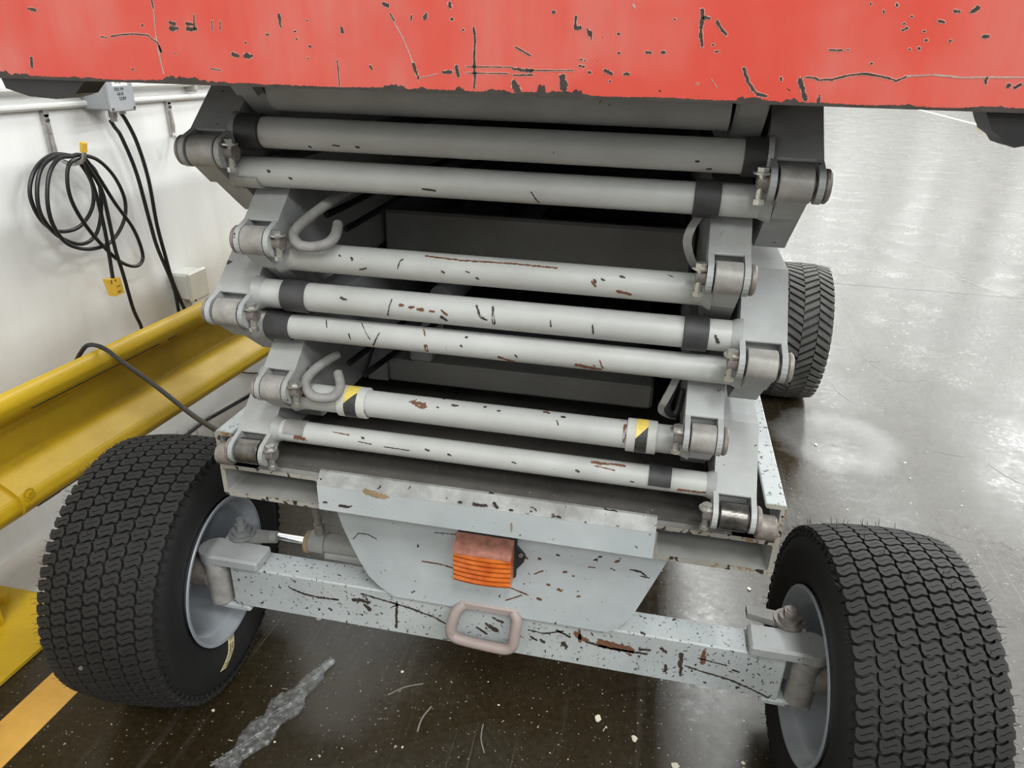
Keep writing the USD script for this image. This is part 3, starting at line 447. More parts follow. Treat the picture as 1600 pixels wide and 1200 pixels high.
for a, b, r in (((1.42, 1.62), (1.55, 1.60), .002), ((1.60, 1.56), (1.70, 1.40), .0012), ((1.37, 2.9), (1.47, 2.3), .002), ((1.47, 2.32), (1.60, 2.36), .0016), ((2.35, 5.1), (2.6, 3.9), .003), ((2.9, 5.1), (3.05, 4.0), .002), ((2.1, 5.6), (2.5, 4.3), .002), ((-.14, .0), (-.15, -.07), .0025), ((-.01, -.02), (.01, -.09), .002), ((-.2, -.24), (-.19, -.31), .002), ((.06, -.22), (.13, -.30), .0025), ((-.18, .06), (-.25, .01), .002), ((1.15, 2.2), (1.2, 2.0), .002), ((1.25, 1.05), (1.42, 1.0), .002), ((1.5, 1.0), (1.66, .93), .0018)):
    a, b = np.array(a), np.array(b); mid = (a+b)/2+np.array([b[1]-a[1], a[0]-b[0]])*.08
    P = spline([(*a, .0003), (*mid, .0003), (*b, .0003)], 5); ln = LineString(P[:, :2]).buffer(r*.7)
    m = ext(ln, .0006); sm.append(m)
obj('floor_scratch', cat(*sm), 'scuff', smooth=False, label='long pale scuff marks scratched into the concrete floor', cat='scuff marks', kind='stuff')
ms = [hull([(-.155+.030*math.cos(q)*1.2, -.288+.012*math.sin(q), z) for q in np.linspace(0, 6, 10) for z in (0, .010)]), tube(spline([(-.165, -.285, .008), (-.158, -.262, .004), (-.150, -.238, .004)], 5), .002), tube(spline([(-.12, -.288, .008), (-.105, -.272, .004), (-.088, -.256, .004)], 5), .002)]
obj('rubber_scrap', cat(*ms), 'black_tire', label='small black rubber scrap with two thin tails on the floor', cat='scrap')
yb = thing('floor_anchor', 'small yellow block on the far floor beside the pale line', 'floor anchor', (7.72, 19.2, 0))
obj('block', box(7.62, 7.82, 19.1, 19.4, 0, .12, .02), 'yellow_paint', yb)
obj('block_cap', box(7.66, 7.78, 19.15, 19.35, .12, .16, .015), 'yellow_paint', yb)

# ================================================================== the scissor lift
lift = thing('scissor_lift', 'worn grey scissor lift with red deck beam and black turf tyres', 'scissor lift', (0, 0, 0))
PY = -0.124
Z = [1.377, 1.247, 1.1141, .9882, .8549, .7195]
OUT = dict(bush=(.405, .450), fork=(.394, .462), arm=(.405, .450))
INN = dict(bush=(.342, .382), fork=(.332, .3905), arm=(.342, .384))
def mx(m, s):
    """mirror to the side s"""
    if s > 0: return m
    m = m.copy(); m.vertices = m.vertices*[-1, 1, 1]; m.invert(); return m
def circ(y, z, r, n=20): return Polygon([(y+r*math.cos(a), z+r*math.sin(a)) for a in np.linspace(0, 2*np.pi, n, endpoint=False)])
REAR = 2.05
def upper_arm(s, lane, z, mat='grey_paint', full=True, roller=False):
    f0, f1 = lane['fork']; b0, b1 = lane['bush']
    tubep = Polygon([(-.112, z+.0265), (-.006, z+.114), (REAR-.1, z+.114), (REAR, z+.06), (REAR-.1, z+.002), (-.02, z+.002), (-.055, z+.010), (-.070, z+.0265)])
    boss = shapely.unary_union([circ(PY, z, .0238), shapely.union_all([circ(PY, z, .0238, 12), Polygon([(-.118, z+.0255), (-.060, z+.02), (-.05, z+.05)])]).convex_hull])
    core = tubep.buffer(-.003).buffer(.003); cheek = shapely.union_all([core, boss]).buffer(.002).buffer(-.002)
    filler = shapely.union_all([core, Polygon([(-.090, z-.008), (-.090, z+.03), (-.05, z+.03), (-.05, z-.008)])])
    ms = [mx(prism_x(cheek, f0, f0+.0085), s), mx(prism_x(filler, f0+.0085, f1-.0085), s), mx(prism_x(cheek, f1-.0085, f1), s)]
    a = obj('scissor_arm', ms, mat, lift, smooth=25)
    bm = 'greasy_steel' if roller else 'bushing_paint'
    obj('pivot_bushing', mx(bevel_cylx(b0+.001, b1-.001, PY, z, .0236, .0012), s), bm, a, smooth=40)
    obj('pivot_pin', [mx(cylx(f0-.014, f1+.004, PY, z, .0125), s), mx(bevel_cylx(f1, f1+.009, PY, z, .0225, .003), s)], 'dirty_steel', a, smooth=40)
    obj('retaining_bolt', [mx(rod((f0-.009, PY-.006, z-.020), (f0-.009, PY-.006, z+.016), .0052, 12), s), mx(hexbolt((f0-.009, PY-.006, z+.014), (0, 0, 1), .0085, .007), s), mx(rod((f0-.009, PY-.006, z-.020), (f0-.009, PY-.006, z-.027), .0078, 6), s)], 'zinc', a, smooth=30)
    return a
def lower_arm(s, lane, z, mat='grey_paint'):
    a0, a1 = lane['arm']
    tubep = Polygon([(-.126, z-.016), (-.115, z-.010), (-.02, z-.003), (REAR-.1, z-.003), (REAR, z-.06), (REAR-.1, z-.114), (.004, z-.114), (-.006, z-.111)]).buffer(-.004).buffer(.004)
    web = Polygon([(PY+.004, z+.021), (-.05, z-.004), (-.02, z-.02), (-.1, z-.05), (PY-.012, z-.02)]).convex_hull
    return obj('scissor_arm', [mx(prism_x(tubep, a0, a1), s), mx(prism_x(web, a0+.004, a1-.004), s)], mat, lift, smooth=25)
for k, z in enumerate(Z):
    lane = OUT if k % 2 else INN
    for s in (-1, 1):
        if k > 0: upper_arm(s, lane, z, roller=(k == 5))
        if k < 5: lower_arm(s, lane, z)
# ---- cross tubes
TY = -.08
TUBES = {'T1': (1.274, .0235, .397), 'T2': (1.2145, .0228, .407), 'T3': (1.0815, .0235, .345), 'T4': (1.0125, .0243, .397), 'T5': (.956, .0217, .407), 'T6': (.8235, .0238, .345), 'T7': (.747, .0205, .397)}
def ring(x0, x1, z, r0, r1, n=36): return lathe([(x0, r0), (x0, r1-.001), (x0+.001, r1), (x1-.001, r1), (x1, r1-.001), (x1, r0)], n, (0, TY, z))
TB = {}
for k, (z, r, xe) in TUBES.items():
    t = TB[k] = obj('cross_tube', cylx(-xe, xe, TY, z, r, 40), 'grey_tube_paint', lift, smooth=60)
    for s in (-1, 1): obj('weld', rod((s*(xe-.014), TY, z), (s*(xe+.001), TY, z), r+.0005, 28, r+.006), 'grey_paint', t, smooth=60)
    if k in TUBE: obj('paint_chip', chips_tube(TUBE[k], TY, z, r), 'bare_chip', t, smooth=False, kind='stuff')
    if k in TUBER: obj('rust_patch', chips_tube(TUBER[k], TY, z, r), 'rust_chip', t, smooth=False, kind='stuff', label='rust-brown patches where paint is gone')
obj('cross_tube', cylx(-.337, .337, -.058, 1.340, .036, 40), 'grey_paint', lift, smooth=60)
def sleeve(k, x0, x1, th=.0034, mat='rubber_wrap', label='black rubber wrap'):
    z, r, _ = TUBES[k]; return obj('tube_wrap', ring(x0, x1, z, r-.001, r+th), mat, TB[k], smooth=40, label=label)
sleeve('T1', -.394, -.353); sleeve('T1', .361, .394); sleeve('T2', .303, .339, .004)
sleeve('T4', -.347, -.304); sleeve('T4', .313, .350); sleeve('T5', -.385, -.341)
obj('tube_wrap', cylpatch(-.402, -.363, TY, 1.2145, -2.2, -.25, .0228, .0262), 'grey_paint', TB['T2'], smooth=40)
obj('tube_wrap', cylpatch(.288, .325, TY, .747, -.15, 1.9, .0205, .0226), 'rubber_wrap', TB['T7'], smooth=40, label='black rubber patch')
obj('torn_wrap', cylpatch(-.375, -.335, TY, .747, .2, 2.0, .0205, .0222), 'hose_grey', TB['T7'], smooth=40)
for x0, x1 in ((-.262, -.210), (.244, .293)):
    c = sleeve('T6', x0, x1, .0042, 'collar_paint', 'pale collar with hazard tape')
    xa, xb = x0+.015, x1-.015; R0 = .0238+.0042
    def tapepart(lo, hi, n=26):
        # a strip of tape whose colours meet along a slanting line
        P = []
        A = np.linspace(-1.4, 1.7, n); V, Fc = [], []
        for a in A:
            for u in (0, 1):
                V.append((xa+(xb-xa)*u, TY-math.cos(a)*(R0+.0006), TUBES['T6'][0]+math.sin(a)*(R0+.0006)))
        return V
    def tape(poly):
        m = trimesh.creation.extrude_polygon(poly.segmentize(.004), .0008, engine='earcut'); v = m.vertices; a = v[:, 1]/R0; rr = R0-.0002+v[:, 2]
        m.vertices = np.stack([v[:, 0], TY-np.cos(a)*rr, TUBES['T6'][0]+np.sin(a)*rr], 1); return m
    sp = [shapely.box(xa, lo, xb, lo+.004) for lo in np.arange(-.040, .052, .004)]
    yel = Polygon([(xa, .008), (xb, .030), (xb, .052), (xa, .052)]); blk = Polygon([(xa, -.040), (xb, -.040), (xb, .030), (xa, .008)])
    def cut(g): return cat(*[tape(q) for q in (b.intersection(g) for b in sp) if q.area > 1e-9 and q.geom_type == 'Polygon'])
    obj('hazard_tape', cut(yel), 'tape_yellow', c, smooth=60, label='yellow half of hazard tape'); obj('hazard_tape', cut(blk), 'tape_black', c, smooth=60, label='scuffed black half of hazard tape')

# ---- inside the stack
obj('inner_panel', box(-.335, .335, .35, .38, .93, 1.075, .006), 'grey_dusty_paint', lift)
obj('inner_beam', box(-.285, .285, .20, .26, .735, .786, .006), 'grey_dusty_paint', lift)
obj('beam_gusset', hull([(-.33, .20, .735), (-.285, .20, .735), (-.33, .26, .80), (-.285, .26, .786), (-.33, .20, .76), (-.285, .20, .786), (-.33, .26, .735), (-.285, .26, .735)]), 'grey_paint', lift)
obj('battery_cover', box(-.30, .27, .28, 1.1, .70, .835, .01), 'dark_paint', lift)
for z in (.76, .83, .96, 1.02, 1.09, 1.21, 1.28): obj('cross_tube', cylx(-.34, .34, 1.93, z, .024, 24), 'grey_tube_paint', lift, smooth=60)
obj('rear_panel', box(-.46, .46, 1.72, 1.75, .68, 1.41, .006), 'dark_paint', lift, smooth=False)
obj('lift_cylinder', rod((-.19, .30, .90), (-.02, 1.4, 1.05), .03), 'inner_grey', lift)
obj('cylinder_bracket', box(-.235, -.185, .20, .30, .786, .845, .006), 'grey_paint', lift)
for i, (a, b, c) in enumerate((((-.31, .02, 1.13), (-.20, .4, 1.18), (-.05, 1.0, 1.19)), ((-.29, .05, 1.10), (-.17, .4, 1.165), (0, 1.0, 1.18)), ((-.28, .0, .86), (-.2, .35, .90), (-.1, .9, .93)), ((-.26, .02, .83), (-.17, .3, .87), (-.05, .9, .90)))):
    obj('inner_cable', tube(spline([a, b, c], 8), .006), 'black_cable', lift)
obj('cable_loop', tube(spline([(-.250, .05, 1.185), (-.268, -.03, 1.170), (-.300, -.085, 1.140), (-.308, -.108, 1.122), (-.285, -.124, 1.111), (-.252, -.120, 1.114), (-.241, -.10, 1.124), (-.248, -.07, 1.137)], 8), .0085, 12), 'hose_grey', lift)
obj('cable_loop', tube(spline([(-.292, -.02, .885), (-.312, -.07, .875), (-.316, -.105, .862), (-.292, -.126, .849), (-.262, -.118, .847), (-.258, -.09, .855), (-.275, -.06, .866)], 8), .0085, 12), 'hose_grey', lift)
def strap(P, w, d, name='cable_strap'):
    P = spline(P, 6); V, Fc = [], []
    for p in P:
        for sx, sy in ((-1, -1), (1, -1), (1, 1), (-1, 1)): V.append(p+np.array([sx*w/2, sy*d/2, 0]))
    for i in range(len(P)-1):
        for j in range(4):
            a, b = i*4+j, i*4+(j+1) % 4; Fc += [(a, b, b+4), (a, b+4, a+4)]
    obj(name, trimesh.Trimesh(np.array(V), Fc, process=False), 'hose_grey', lift, smooth=False)
strap([(.316, -.05, 1.186), (.305, -.06, 1.165), (.303, -.06, 1.145), (.312, -.055, 1.12), (.322, -.05, 1.105)], .013, .006)
strap([(.322, -.03, .945), (.312, -.05, .915), (.300, -.06, .885), (.296, -.055, .868), (.300, -.05, .855), (.316, -.045, .845)], .012, .006)
obj('cable_loop', tube(spline([(.318, -.04, .93), (.312, -.05, .90), (.305, -.055, .872), (.312, -.055, .858), (.322, -.05, .862), (.326, -.045, .90)], 6), .006), 'black_cable', lift)

# ---- chassis
XT = .5126
for s in (-1, 1):
    rect = shapely.box(.303, .598, XT, .669).buffer(-.01).buffer(.01); hole = shapely.box(.314, .6065, .5035, .6605).buffer(-.006).buffer(.006)
    fp = obj('fork_pocket', mx(prism_y(rect.difference(hole), -.103, .55), s), 'grey_dusty_paint', lift, smooth=30)
    obj('worn_edge', mx(prism_y(rect.difference(hole.buffer(-.0002)), -.1045, -.1025), s), 'worn_edge_paint', fp, smooth=30, label='rust-worn front edge')
    obj('back_plate', mx(box(.305, .510, .52, .53, .6, .667), s), 'grey_dusty_paint', fp, smooth=False)
    rp = shapely.unary_union([shapely.box(XT-.009, .660, XT, .739), shapely.box(XT-.034, .731, XT, .739), shapely.box(XT-.08, .662, XT, .669)]).buffer(-.003).buffer(.003)
    rl = obj('slide_rail', mx(prism_y(rp, -.102, 2.05), s), 'axle_paint', lift, smooth=30)
    obj('worn_edge', mx(prism_y(rp, -.1035, -.1015), s), 'worn_edge_paint', rl, smooth=30, label='rust-worn front edge')
    obj('slide_roller', [mx(bevel_cylx(.466, .498, PY+.006, .7035, .021, .003), s)], 'dirty_steel', rl, smooth=40)
obj('tray_plate', box(-.505, .505, -.0895, 2.05, .6695, .6765), 'dust_black', lift, smooth=False)
lp = obj('front_lip', prism_x([(-.112, .603), (-.112, .658), (-.094, .6765), (-.090, .6765), (-.090, .603)], -.311, .311), 'blue_grey_paint', lift, smooth=False)
obj('lip_bevel', prism_x([(-.1124, .6576), (-.0945, .6775), (-.088, .6775), (-.088, .674), (-.095, .674), (-.111, .656)], -.311, .311), 'bevel_paint', lp, smooth=False, label='dusty bevel on top of the lip')
obj('paint_chip', chips_plane(LIP, -.112), 'bare_chip', lp, smooth=False, kind='stuff')
obj('rust_patch', chips_plane(LIPR, -.112), 'sand_stain', lp, smooth=False, kind='stuff')
sk = Polygon([(-.322, .61), (-.319, .547), (-.308, .505), (-.293, .464), (-.277, .425), (-.258, .387), (-.237, .365), (-.205, .343), (.245, .343), (.264, .358), (.278, .374), (.291, .394), (.345, .545), (.345, .61)])
skp = obj('skirt_plate', prism_y(sk, -.030, -.021), 'blue_grey_paint', lift, smooth=25)
obj('paint_chip', chips_plane(SKIRT, -.030), 'bare_chip', skp, smooth=False, kind='stuff')
obj('rust_patch', chips_plane(SKIRTR, -.030), 'rust_chip', skp, smooth=False, kind='stuff')
obj('chassis_body', box(-.29, .29, .25, 2.0, .42, .60, .01), 'dark_paint', lift, smooth=False)
# marker lamp
lamp = holder('marker_lamp', lift); tag(lamp, 'amber ribbed marker lamp')
obj('lamp_base', [box(-.060, .058, -.046, -.030, .452, .548, .004), hull([(.055, -.040, .528), (.055, -.030, .528), (.074, -.036, .506), (.074, -.030, .506), (.055, -.040, .468), (.055, -.030, .468), (.072, -.034, .490), (.072, -.030, .490)])], 'black_rubber_pad', lamp, smooth=30)
obj('lens_top', hull([(x, y, z) for x in (-.060, .054) for y, z in ((-.046, .548), (-.046, .520), (-.078, .528), (-.080, .522), (-.078, .520))]), 'lens_grime', lamp, smooth=False, label='grime covered top of amber lens')
ms = []
nr = 6
for i in range(nr):
    z0, z1 = .4545+i*(.0665/nr), .4545+(i+1)*(.0665/nr); V = []
    for u in np.linspace(-1, 1, 9):
        xx = -.003+u*.057; yy = -.083+.006*u*u
        V += [(xx, yy, (z0+z1)/2), (xx, yy+.0025, z0), (xx, yy+.0025, z1), (xx, -.045, z0), (xx, -.045, z1)]
    ms.append(hull(V))
obj('lens', ms, 'amber_lens', lamp, smooth=30)
obj('lamp_screw', rod((.066, -.036, .508), (.066, -.041, .508), .0045, 10), 'zinc', lamp)
# front axle
ax = obj('axle_beam', box(-.594, .594, -.022, .044, .234, .345, .003), 'axle_paint', lift, smooth=20)
obj('paint_chip', chips_plane(AXLE, -.022), 'bare_chip', ax, smooth=False, kind='stuff')
obj('rust_patch', chips_plane(AXLER, -.022), 'rust_chip', ax, smooth=False, kind='stuff')
lpP = np.array([(-.050, -.026, .352), (-.064, -.034, .340), (-.072, -.042, .318), (-.076, -.046, .293), (-.070, -.047, .279), (-.05, -.048, .273), (.02, -.048, .268), (.046, -.048, .270), (.058, -.046, .284), (.060, -.042, .310), (.062, -.034, .338), (.052, -.026, .352)])
tl = tube(spline(lpP, 6), .0115, 12)
lo = obj('tow_loop', [tl, box(-.062, .066, -.034, -.020, .342, .364, .005)], 'loop_paint', ax, smooth=40)
for s in (-1, 1):
    obj('kingpin_bracket', [mx(box(.520, .640, -.032, .036, .344, .370, .005), s), mx(rod((.640, .002, .344), (.640, .002, .3695), .034), s)], 'grey_paint', ax, smooth=25)
    obj('lower_bracket', mx(box(.560, .660, -.020, .045, .214, .232, .005), s), 'axle_paint', ax, smooth=25)
    obj('kingpin', [mx(rod((.634, -.008, .236), (.634, -.008, .346), .027), s), mx(rod((.634, -.008, .228), (.634, -.008, .236), .021, 24, .027), s)], 'bushing_paint', ax, smooth=40)
    obj('spindle', [mx(rod((.650, .0, .30), (.765, .0, .30), .036), s), mx(rod((.755, .0, .30), (.80, .0, .30), .06), s)], 'dirty_steel', lift, smooth=40)
    st = obj('steering_stud', [mx(rod((.600, .052, .374), (.600, .052, .381), .030), s), mx(rod((.600, .052, .381), (.600, .052, .390), .022), s), mx(hexbolt((.600, .052, .390), (0, 0, 1), .0145, .014), s), mx(rod((.600, .052, .40), (.600, .052, .418 if s < 0 else .407), .009), s)], 'inner_grey' if s < 0 else 'dirty_steel', lift, smooth=30)
    obj('steering_arm', mx(hull([(.600+dx, .052+dy, z) for dx, dy in ((.03, .02), (.03, -.02), (-.08, .028), (-.08, .002)) for z in (.362, .376)]), s), 'grey_dusty_paint', lift, smooth=False)
sc = holder('steering_cylinder', lift)
obj('rod', cylx(-.53, -.44, .066, .372, .0095), 'chrome', sc, smooth=60, label='bright chrome piston rod')
obj('rod_eye', [rod((-.535, .062, .372), (-.52, .064, .372), .014)], 'grey_dusty_paint', sc)
obj('gland', bevel_cylx(-.447, -.437, .066, .372, .026, .002), 'sand_stain', sc, smooth=40)
obj('barrel', [bevel_cylx(-.437, -.16, .070, .372, .022, .004), cylx(-.437, -.40, .070, .372, .026)], 'grey_dusty_paint', sc, smooth=40)
obj('fitting', [rod((-.415, .07, .39), (-.415, .07, .425), .012, 6), rod((-.415, .07, .42), (-.425, .05, .60), .0085)], 'dirty_steel', sc, smooth=30)
obj('mounting_block', box(-.40, -.20, .045, .11, .345, .362, .004), 'grey_dusty_paint', sc)
obj('rear_axle', box(-.72, .72, 1.98, 2.12, .24, .36, .01), 'dark_paint', lift, smooth=False)

# ---- wheels
def tire_radius(u, W, R, crown):
    return R-crown*(np.abs(u)/(W/2))**2.4
def tire(W, R, rr):
    h = W/2; k = .0085; Rb = R-k
    P = [(-h+.030, rr-.012), (-h+.014, rr-.004), (-h+.008, rr+.010), (-h-.001, rr+.035), (-h-.005, rr+.062), (-h-.003, rr+.084), (-h+.004, rr+.101), (-h+.013, Rb-.015)]
    mid = [(u, float(tire_radius(u, W, Rb, .010))) for u in np.linspace(-h+.020, h-.020, 13)]
    prof = P+mid+[(-x, r) for x, r in P[::-1]]
    return lathe(prof, 96)
def wrap_lugs(polys, W, R, crown, N, depth, phase=0.0):
    """polys: list of (polygon in (u, v) metres, pitch offset); wrapped N times round the tyre as raised blocks"""
    V, Fc, base = [], [], 0
    for g, ph in polys:
        m = ext(g, 1.0); v, f = m.vertices, m.faces
        for i in range(N):
            a = 2*np.pi*(i+ph+phase)/N+v[:, 1]/R
            rb = tire_radius(v[:, 0], W, R-depth, crown)-.0015; r = rb+v[:, 2]*(depth+.0015)*(1-.0*v[:, 1])
            V.append(np.stack([v[:, 0], r*np.cos(a), r*np.sin(a)], 1)); Fc.append(f+base); base += len(v)
    return trimesh.Trimesh(np.vstack(V), np.vstack(Fc), process=False)
def turf_tread(W, R, N=74):
    pitch = 2*np.pi*R/N; cols = 7; cw = W/cols; polys = []
    for c in range(cols):
        u0 = -W/2+(c+.5)*cw; hh = pitch*.395; A = pitch*.18; ww = cw*.5-.0013
        s = np.linspace(-1, 1, 9); wave = -A*np.sin(s*np.pi*.9); slope = pitch*.10*s
        top = [(u0+q*ww, w+sl+hh*(1 if abs(q) < .95 else .62)) for q, w, sl in zip(s, wave, slope)]
        bot = [(u0+q*ww, w+sl-hh*(1 if abs(q) < .95 else .62)) for q, w, sl in zip(s, wave, slope)]
        g = Polygon(top+bot[::-1]).buffer(0)
        if c not in (0, cols-1) or True:
            sip = LineString([(u0+q*ww, -A*1.0*np.sin(q*np.pi*.9)+pitch*.10*q) for q in np.linspace(-.62, .62, 7)]).buffer(.0006, cap_style='flat', join_style='mitre')
            g = g.difference(sip)
        polys.append((g, (c % 2)*.5))
    return wrap_lugs(polys, W, R, .012, N, .0085)
def herring_tread(W, R, N=54):
    pitch = 2*np.pi*R/N; cols = 4; cw = W/cols; polys = []
    for c in range(cols):
        u0 = -W/2+(c+.5)*cw; sg = 1 if c % 2 else -1; hw = cw*.5+.004; hh = pitch*.37; sl = .62*sg
        g = Polygon([(u0-hw, -hw*sl-hh), (u0+hw, hw*sl-hh), (u0+hw, hw*sl+hh), (u0-hw, -hw*sl+hh)]).intersection(shapely.box(-W/2, -1, W/2, 1)).buffer(-.0015)
        g = g.intersection(shapely.box(u0-cw*.5+.0008, -1, u0+cw*.5-.0008, 1))
        polys.append((g, (c % 2)*.5))
    return wrap_lugs(polys, W, R, .012, N, .007)
def shoulder_ribs(W, R, N=74):
    ms = []
    for s in (-1, 1):
        for i in range(N):
            a = 2*np.pi*(i+.25)/N; P = []
            for da, rr, x in ((-.020, R-.012, .0035), (.020, R-.012, .0035), (-.014, R-.030, .0015), (.014, R-.030, .0015)):
                for dx in (-.004, x):
                    xx = s*(W/2-(.011 if rr > R-.02 else .002)+dx); P.append((xx, rr*math.cos(a+da), rr*math.sin(a+da)))
            ms.append(hull(P))
    return cat(*ms)
def rim(W, rr, s):
    """s = +1: the wheel's outer face looks to +x; the deep dish is seen from the inner side"""
    h = W/2; P = [(-h+.030, rr-.020), (-h+.004, rr+.004), (-h+.001, rr+.003), (-h+.002, rr-.004), (-h+.016, rr-.012), (-h+.026, rr-.016), (-h+.040, rr-.030), (-h+.10, rr-.034), (-h+.125, rr-.030), (-h+.150, rr-.024), (-h+.158, rr-.040), (-h+.150, rr-.080), (-h+.142, .055), (-h+.142, .0)]
    P2 = [(h-.0, .0), (h-.06, .05), (h-.07, rr-.06), (h-.03, rr-.03), (h-.004, rr-.006), (h-.002, rr+.003), (h-.03, rr-.012)]
    m = cat(lathe(P, 72), lathe([(x, r) for x, r in P2], 72))
    return mx(m, s)
def whiskers(W, R, n):
    ms = []; rg = np.random.default_rng(11)
    for i in range(n):
        side = rg.choice([-1, 1]); u = side*(W/2-.006) if i % 3 else rg.uniform(-W/2, W/2)*.9; a = rg.uniform(0, 2*np.pi)
        r = float(tire_radius(u, W, R, .012))-(.008 if i % 3 else 0); rad = np.array([0, math.cos(a), math.sin(a)]); p = np.array([u, r*math.cos(a), r*math.sin(a)])
        tn = np.array([0, -math.sin(a), math.cos(a)])
        d = (np.array([side*.8, 0, 0])+rad*.6 if i % 3 else rad)+tn*rg.uniform(-.4, .4)+np.array([rg.uniform(-.3, .3), 0, 0]); d /= np.linalg.norm(d)
        ms.append(rod(p, p+d*rg.uniform(.008, .018), .0007, 4, .0003))
    return cat(*ms)
R_T, W_F, RIM = .30, .246, .168
treadF, tireF, whisk, ribs = turf_tread(W_F-.006, R_T), tire(W_F, R_T, RIM), whiskers(W_F, R_T, 420), shoulder_ribs(W_F, R_T)
treadR = herring_tread(W_F-.006, R_T)
def wheel(x, y, steer, s, front):
    c, sn = math.cos(steer), math.sin(steer)
    M = np.array([[c, -sn, 0, x], [sn, c, 0, y], [0, 0, 1, R_T-.002], [0, 0, 0, 1]])
    w = holder('wheel', lift, M)
    t = obj('tire', mx(tireF, s), 'black_tire', w, smooth=45)
    obj('tread', treadF if front else treadR, 'tread_rubber' if front else 'old_tread_rubber', w, smooth=False, kind='stuff', label='turf tread of wavy blocks' if front else 'worn herringbone tread blocks')
    if front:
        obj('shoulder_rib', mx(ribs, s), 'black_tire', w, smooth=False, kind='stuff'); obj('rubber_whisker', mx(whisk, s), 'black_tire', w, smooth=False, kind='stuff')
    obj('rim', rim(W_F, RIM, s), 'rim_paint', w, smooth=45)
    obj('hub', [mx(rod((-.01, 0, 0), (.05, 0, 0), .05), s)], 'dirty_steel', w, smooth=40)
    for k in range(5):
        a = k*2*math.pi/5+.3; obj('lug_nut', mx(hexbolt((W_F/2-.068, .075*math.cos(a), .075*math.sin(a)), (1, 0, 0), .012, .014), s), 'zinc', w)
    return w
XW = .6233+W_F/2
wl = wheel(-XW, .0043, .0885, -1, True)
# paper sticker curving down the inner sidewall of the left front tyre, and a nail head in its tread
A = np.radians(np.linspace(-101, -122, 10)); rs = np.linspace(RIM+.008, RIM+.074, 10)
def side_pt(r, a):   # tyre's inner sidewall, in the wheel's frame (inner side is +x for the left wheel)
    xx = np.interp(r, [RIM-.004, RIM+.010, RIM+.035, RIM+.062, RIM+.084, RIM+.101], [W_F/2-.014, W_F/2-.008, W_F/2+.001, W_F/2+.005, W_F/2+.003, W_F/2-.004])
    return np.array([xx, r*math.cos(a), r*math.sin(a)])
def sticker(r0, r1, a_off0, a_off1, lift_):
    V, Fc = [], []
    n = 14
    for i in range(n):
        t = r0+(r1-r0)*i/(n-1); r = RIM+.006+t*.056; ac = math.radians(-99-13*t*t-4*t)
        for a_ in (a_off0, a_off1):
            p = side_pt(r, ac+a_/r); V += [p+np.array([lift_, 0, 0]), p-np.array([.002, 0, 0])]
    for i in range(n-1):
        a = i*4; b = a+4
        Fc += [(a, a+2, b+2), (a, b+2, b), (a+1, b+1, b+3), (a+1, b+3, a+3), (a, b, b+1), (a, b+1, a+1), (a+2, a+3, b+3), (a+2, b+3, b+2)]
    return trimesh.Trimesh(np.array(V), Fc, process=False)
stk = obj('paper_sticker', sticker(0, 1, -.013, .013, .0012), 'sticker_cream', wl, smooth=False, label='cream paper sticker with worn printing')
pr_ = []
for r0, r1, a, b in ((.08, .12, -.009, .010), (.16, .19, -.005, .010), (.28, .52, -.008, -.002), (.30, .50, .002, .008), (.56, .60, -.009, .009), (.64, .67, -.008, .009), (.71, .74, -.009, .005), (.80, .84, -.010, .001), (.80, .92, .004, .008), (.90, .93, -.010, .008)):
    pr_.append(sticker(r0, r1, a, b, .0016))
obj('sticker_print', cat(*pr_), 'sticker_brown', wl, smooth=False)
obj('nail_head', [rod((-.035, -.2975*math.cos(-.06), .2975*math.sin(-.06)), (-.035, -.3015*math.cos(-.06), .3015*math.sin(-.06)), .0045, 14)], 'zinc', wl, smooth=False)
wr = wheel(XW, .0043, .0805, 1, True)
wheel(.876, 2.05, 0, 1, False); wheel(-.876, 2.05, 0, -1, False)

# ---- red deck on top of the stack
DW = .645; DY = -.260
BT = lambda x: 1.3496+.0040*x                                     # the beam's lower and upper edge
TP = lambda x: 1.4505+.0125*x
dk = holder('platform', lift); tag(dk, 'red steel platform of the lift')
obj('end_beam', prism_y([(-DW, BT(-DW)), (DW, BT(DW)), (DW, TP(DW)), (-DW, TP(-DW))], DY, DY+.006), 'red_paint', dk, smooth=False, label='faded red end beam with chipped paint')
obj('beam_flange', [prism_y([(-DW, BT(-DW)), (DW, BT(DW)), (DW, BT(DW)+.006), (-DW, BT(-DW)+.006)], DY+.001, DY+.05), prism_y([(-DW, TP(-DW)-.006), (DW, TP(DW)-.006), (DW, TP(DW)), (-DW, TP(-DW))], DY+.001, DY+.05)], 'dark_paint', dk, smooth=False)
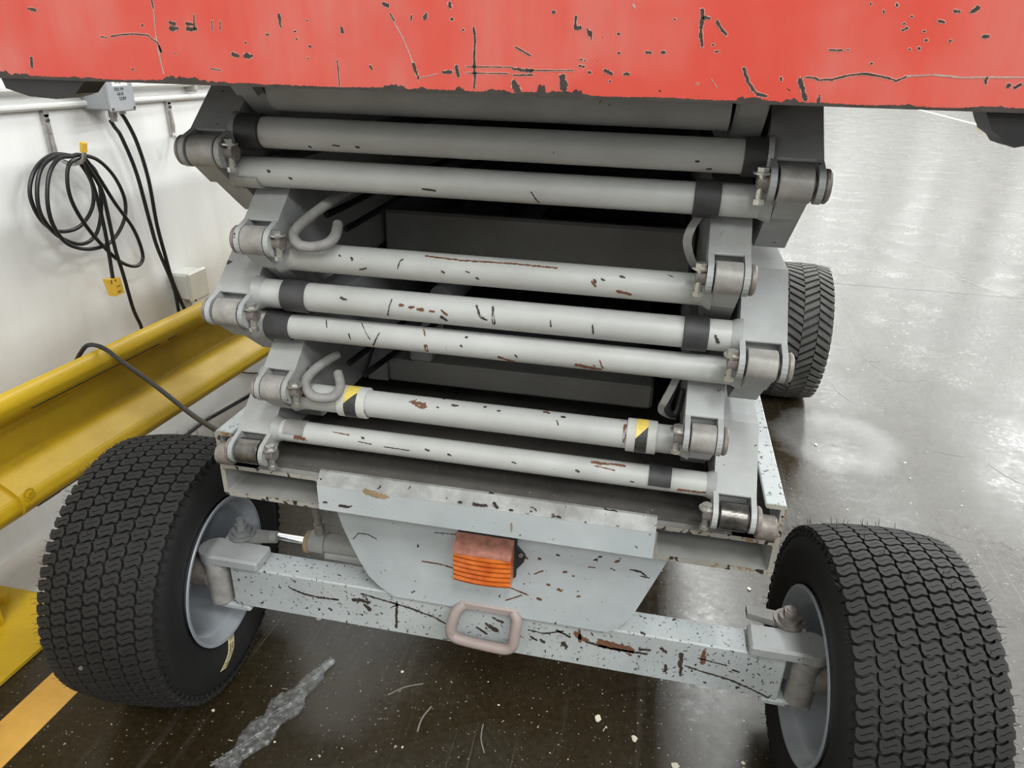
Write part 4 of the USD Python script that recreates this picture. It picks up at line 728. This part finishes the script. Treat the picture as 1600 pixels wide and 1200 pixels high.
# bare strip of worn steel along the beam's lower edge
xs = np.linspace(-DW, DW, 1600); z0_ = 0*xs
nz = lambda s, sd: meshkit.noise(np.stack([xs*s, z0_+.3, z0_+sd], 1), sd)
hh = .0022+.0045*np.clip(nz(26, 2)-.35, 0, 1)*nz(7, 9)+.0050*nz(190, 4)*np.clip(nz(22, 5)*1.8-.6, 0, 1)+.0012*nz(520, 7)
for c, w, a in ((-.612, .03, .004), (-.36, .026, .006), (-.072, .015, .004), (.108, .005, .010), (.345, .010, .004), (.332, .004, .007), (.01, .006, .005), (.055, .016, .003), (.15, .006, .004), (.385, .008, .004)):
    hh += a*np.clip(1-(np.abs(xs-c)/w)**4, 0, 1)*(.35+.9*nz(330, 6))
obj('bare_edge', prism_y(Polygon([(-DW, BT(-DW))]+list(zip(xs, BT(xs)+hh))+[(DW, BT(DW))]).buffer(0), DY-.0006, DY+.0002), 'bare_chip', dk, smooth=False, label='bare brown steel along the beam edge')
obj('faded_rim', chips_plane(BEAM, DY, .0003, 9.0), 'pale_halo', dk, smooth=False, kind='stuff', label='faded paint round each chip')
obj('paint_chip', chips_plane(BEAM, DY), 'bare_chip', dk, smooth=False, kind='stuff')
obj('pale_scratch', chips_plane(BEAML, DY, .0004), 'pale_scratch', dk, smooth=False, kind='stuff')
obj('deck_plate', box(-DW, DW, DY+.006, 2.25, 1.42, 1.43), 'dark_paint', dk, smooth=False)
for s in (-1, 1): obj('side_beam', mx(box(DW-.006, DW, DY+.006, 2.25, 1.352, 1.44), s), 'red_paint', dk, smooth=False)
for yy in (.5, 1.1, 1.7): obj('cross_member', box(-DW+.006, DW-.006, yy, yy+.05, 1.38, 1.42), 'dark_paint', dk, smooth=False)
for s, e in ((-1, .512), (1, .588)):
    d = e-.512
    cp = Polygon([(.500+d, 1.352), (.513+d, 1.343), (.526+d, 1.331), (.540+d, 1.327), (.558+d, 1.323), (.60+d, 1.325), (.635, 1.334), (.640, 1.352)]) if s < 0 else Polygon([(.583, 1.355), (.590, 1.342), (.596, 1.333), (.606, 1.327), (.612, 1.320), (.622, 1.317), (.638, 1.321), (.641, 1.355)])
    obj('corner_pad', [mx(prism_y(cp, DY+.008, DY+.05), s)], 'black_rubber_pad', dk, smooth=20, label='black rubber pad under the beam')
for s in (-1, 1): obj('deck_bracket', mx(box(.335, .395, .0, .14, 1.36, 1.42), s), 'grey_paint', dk, smooth=False)
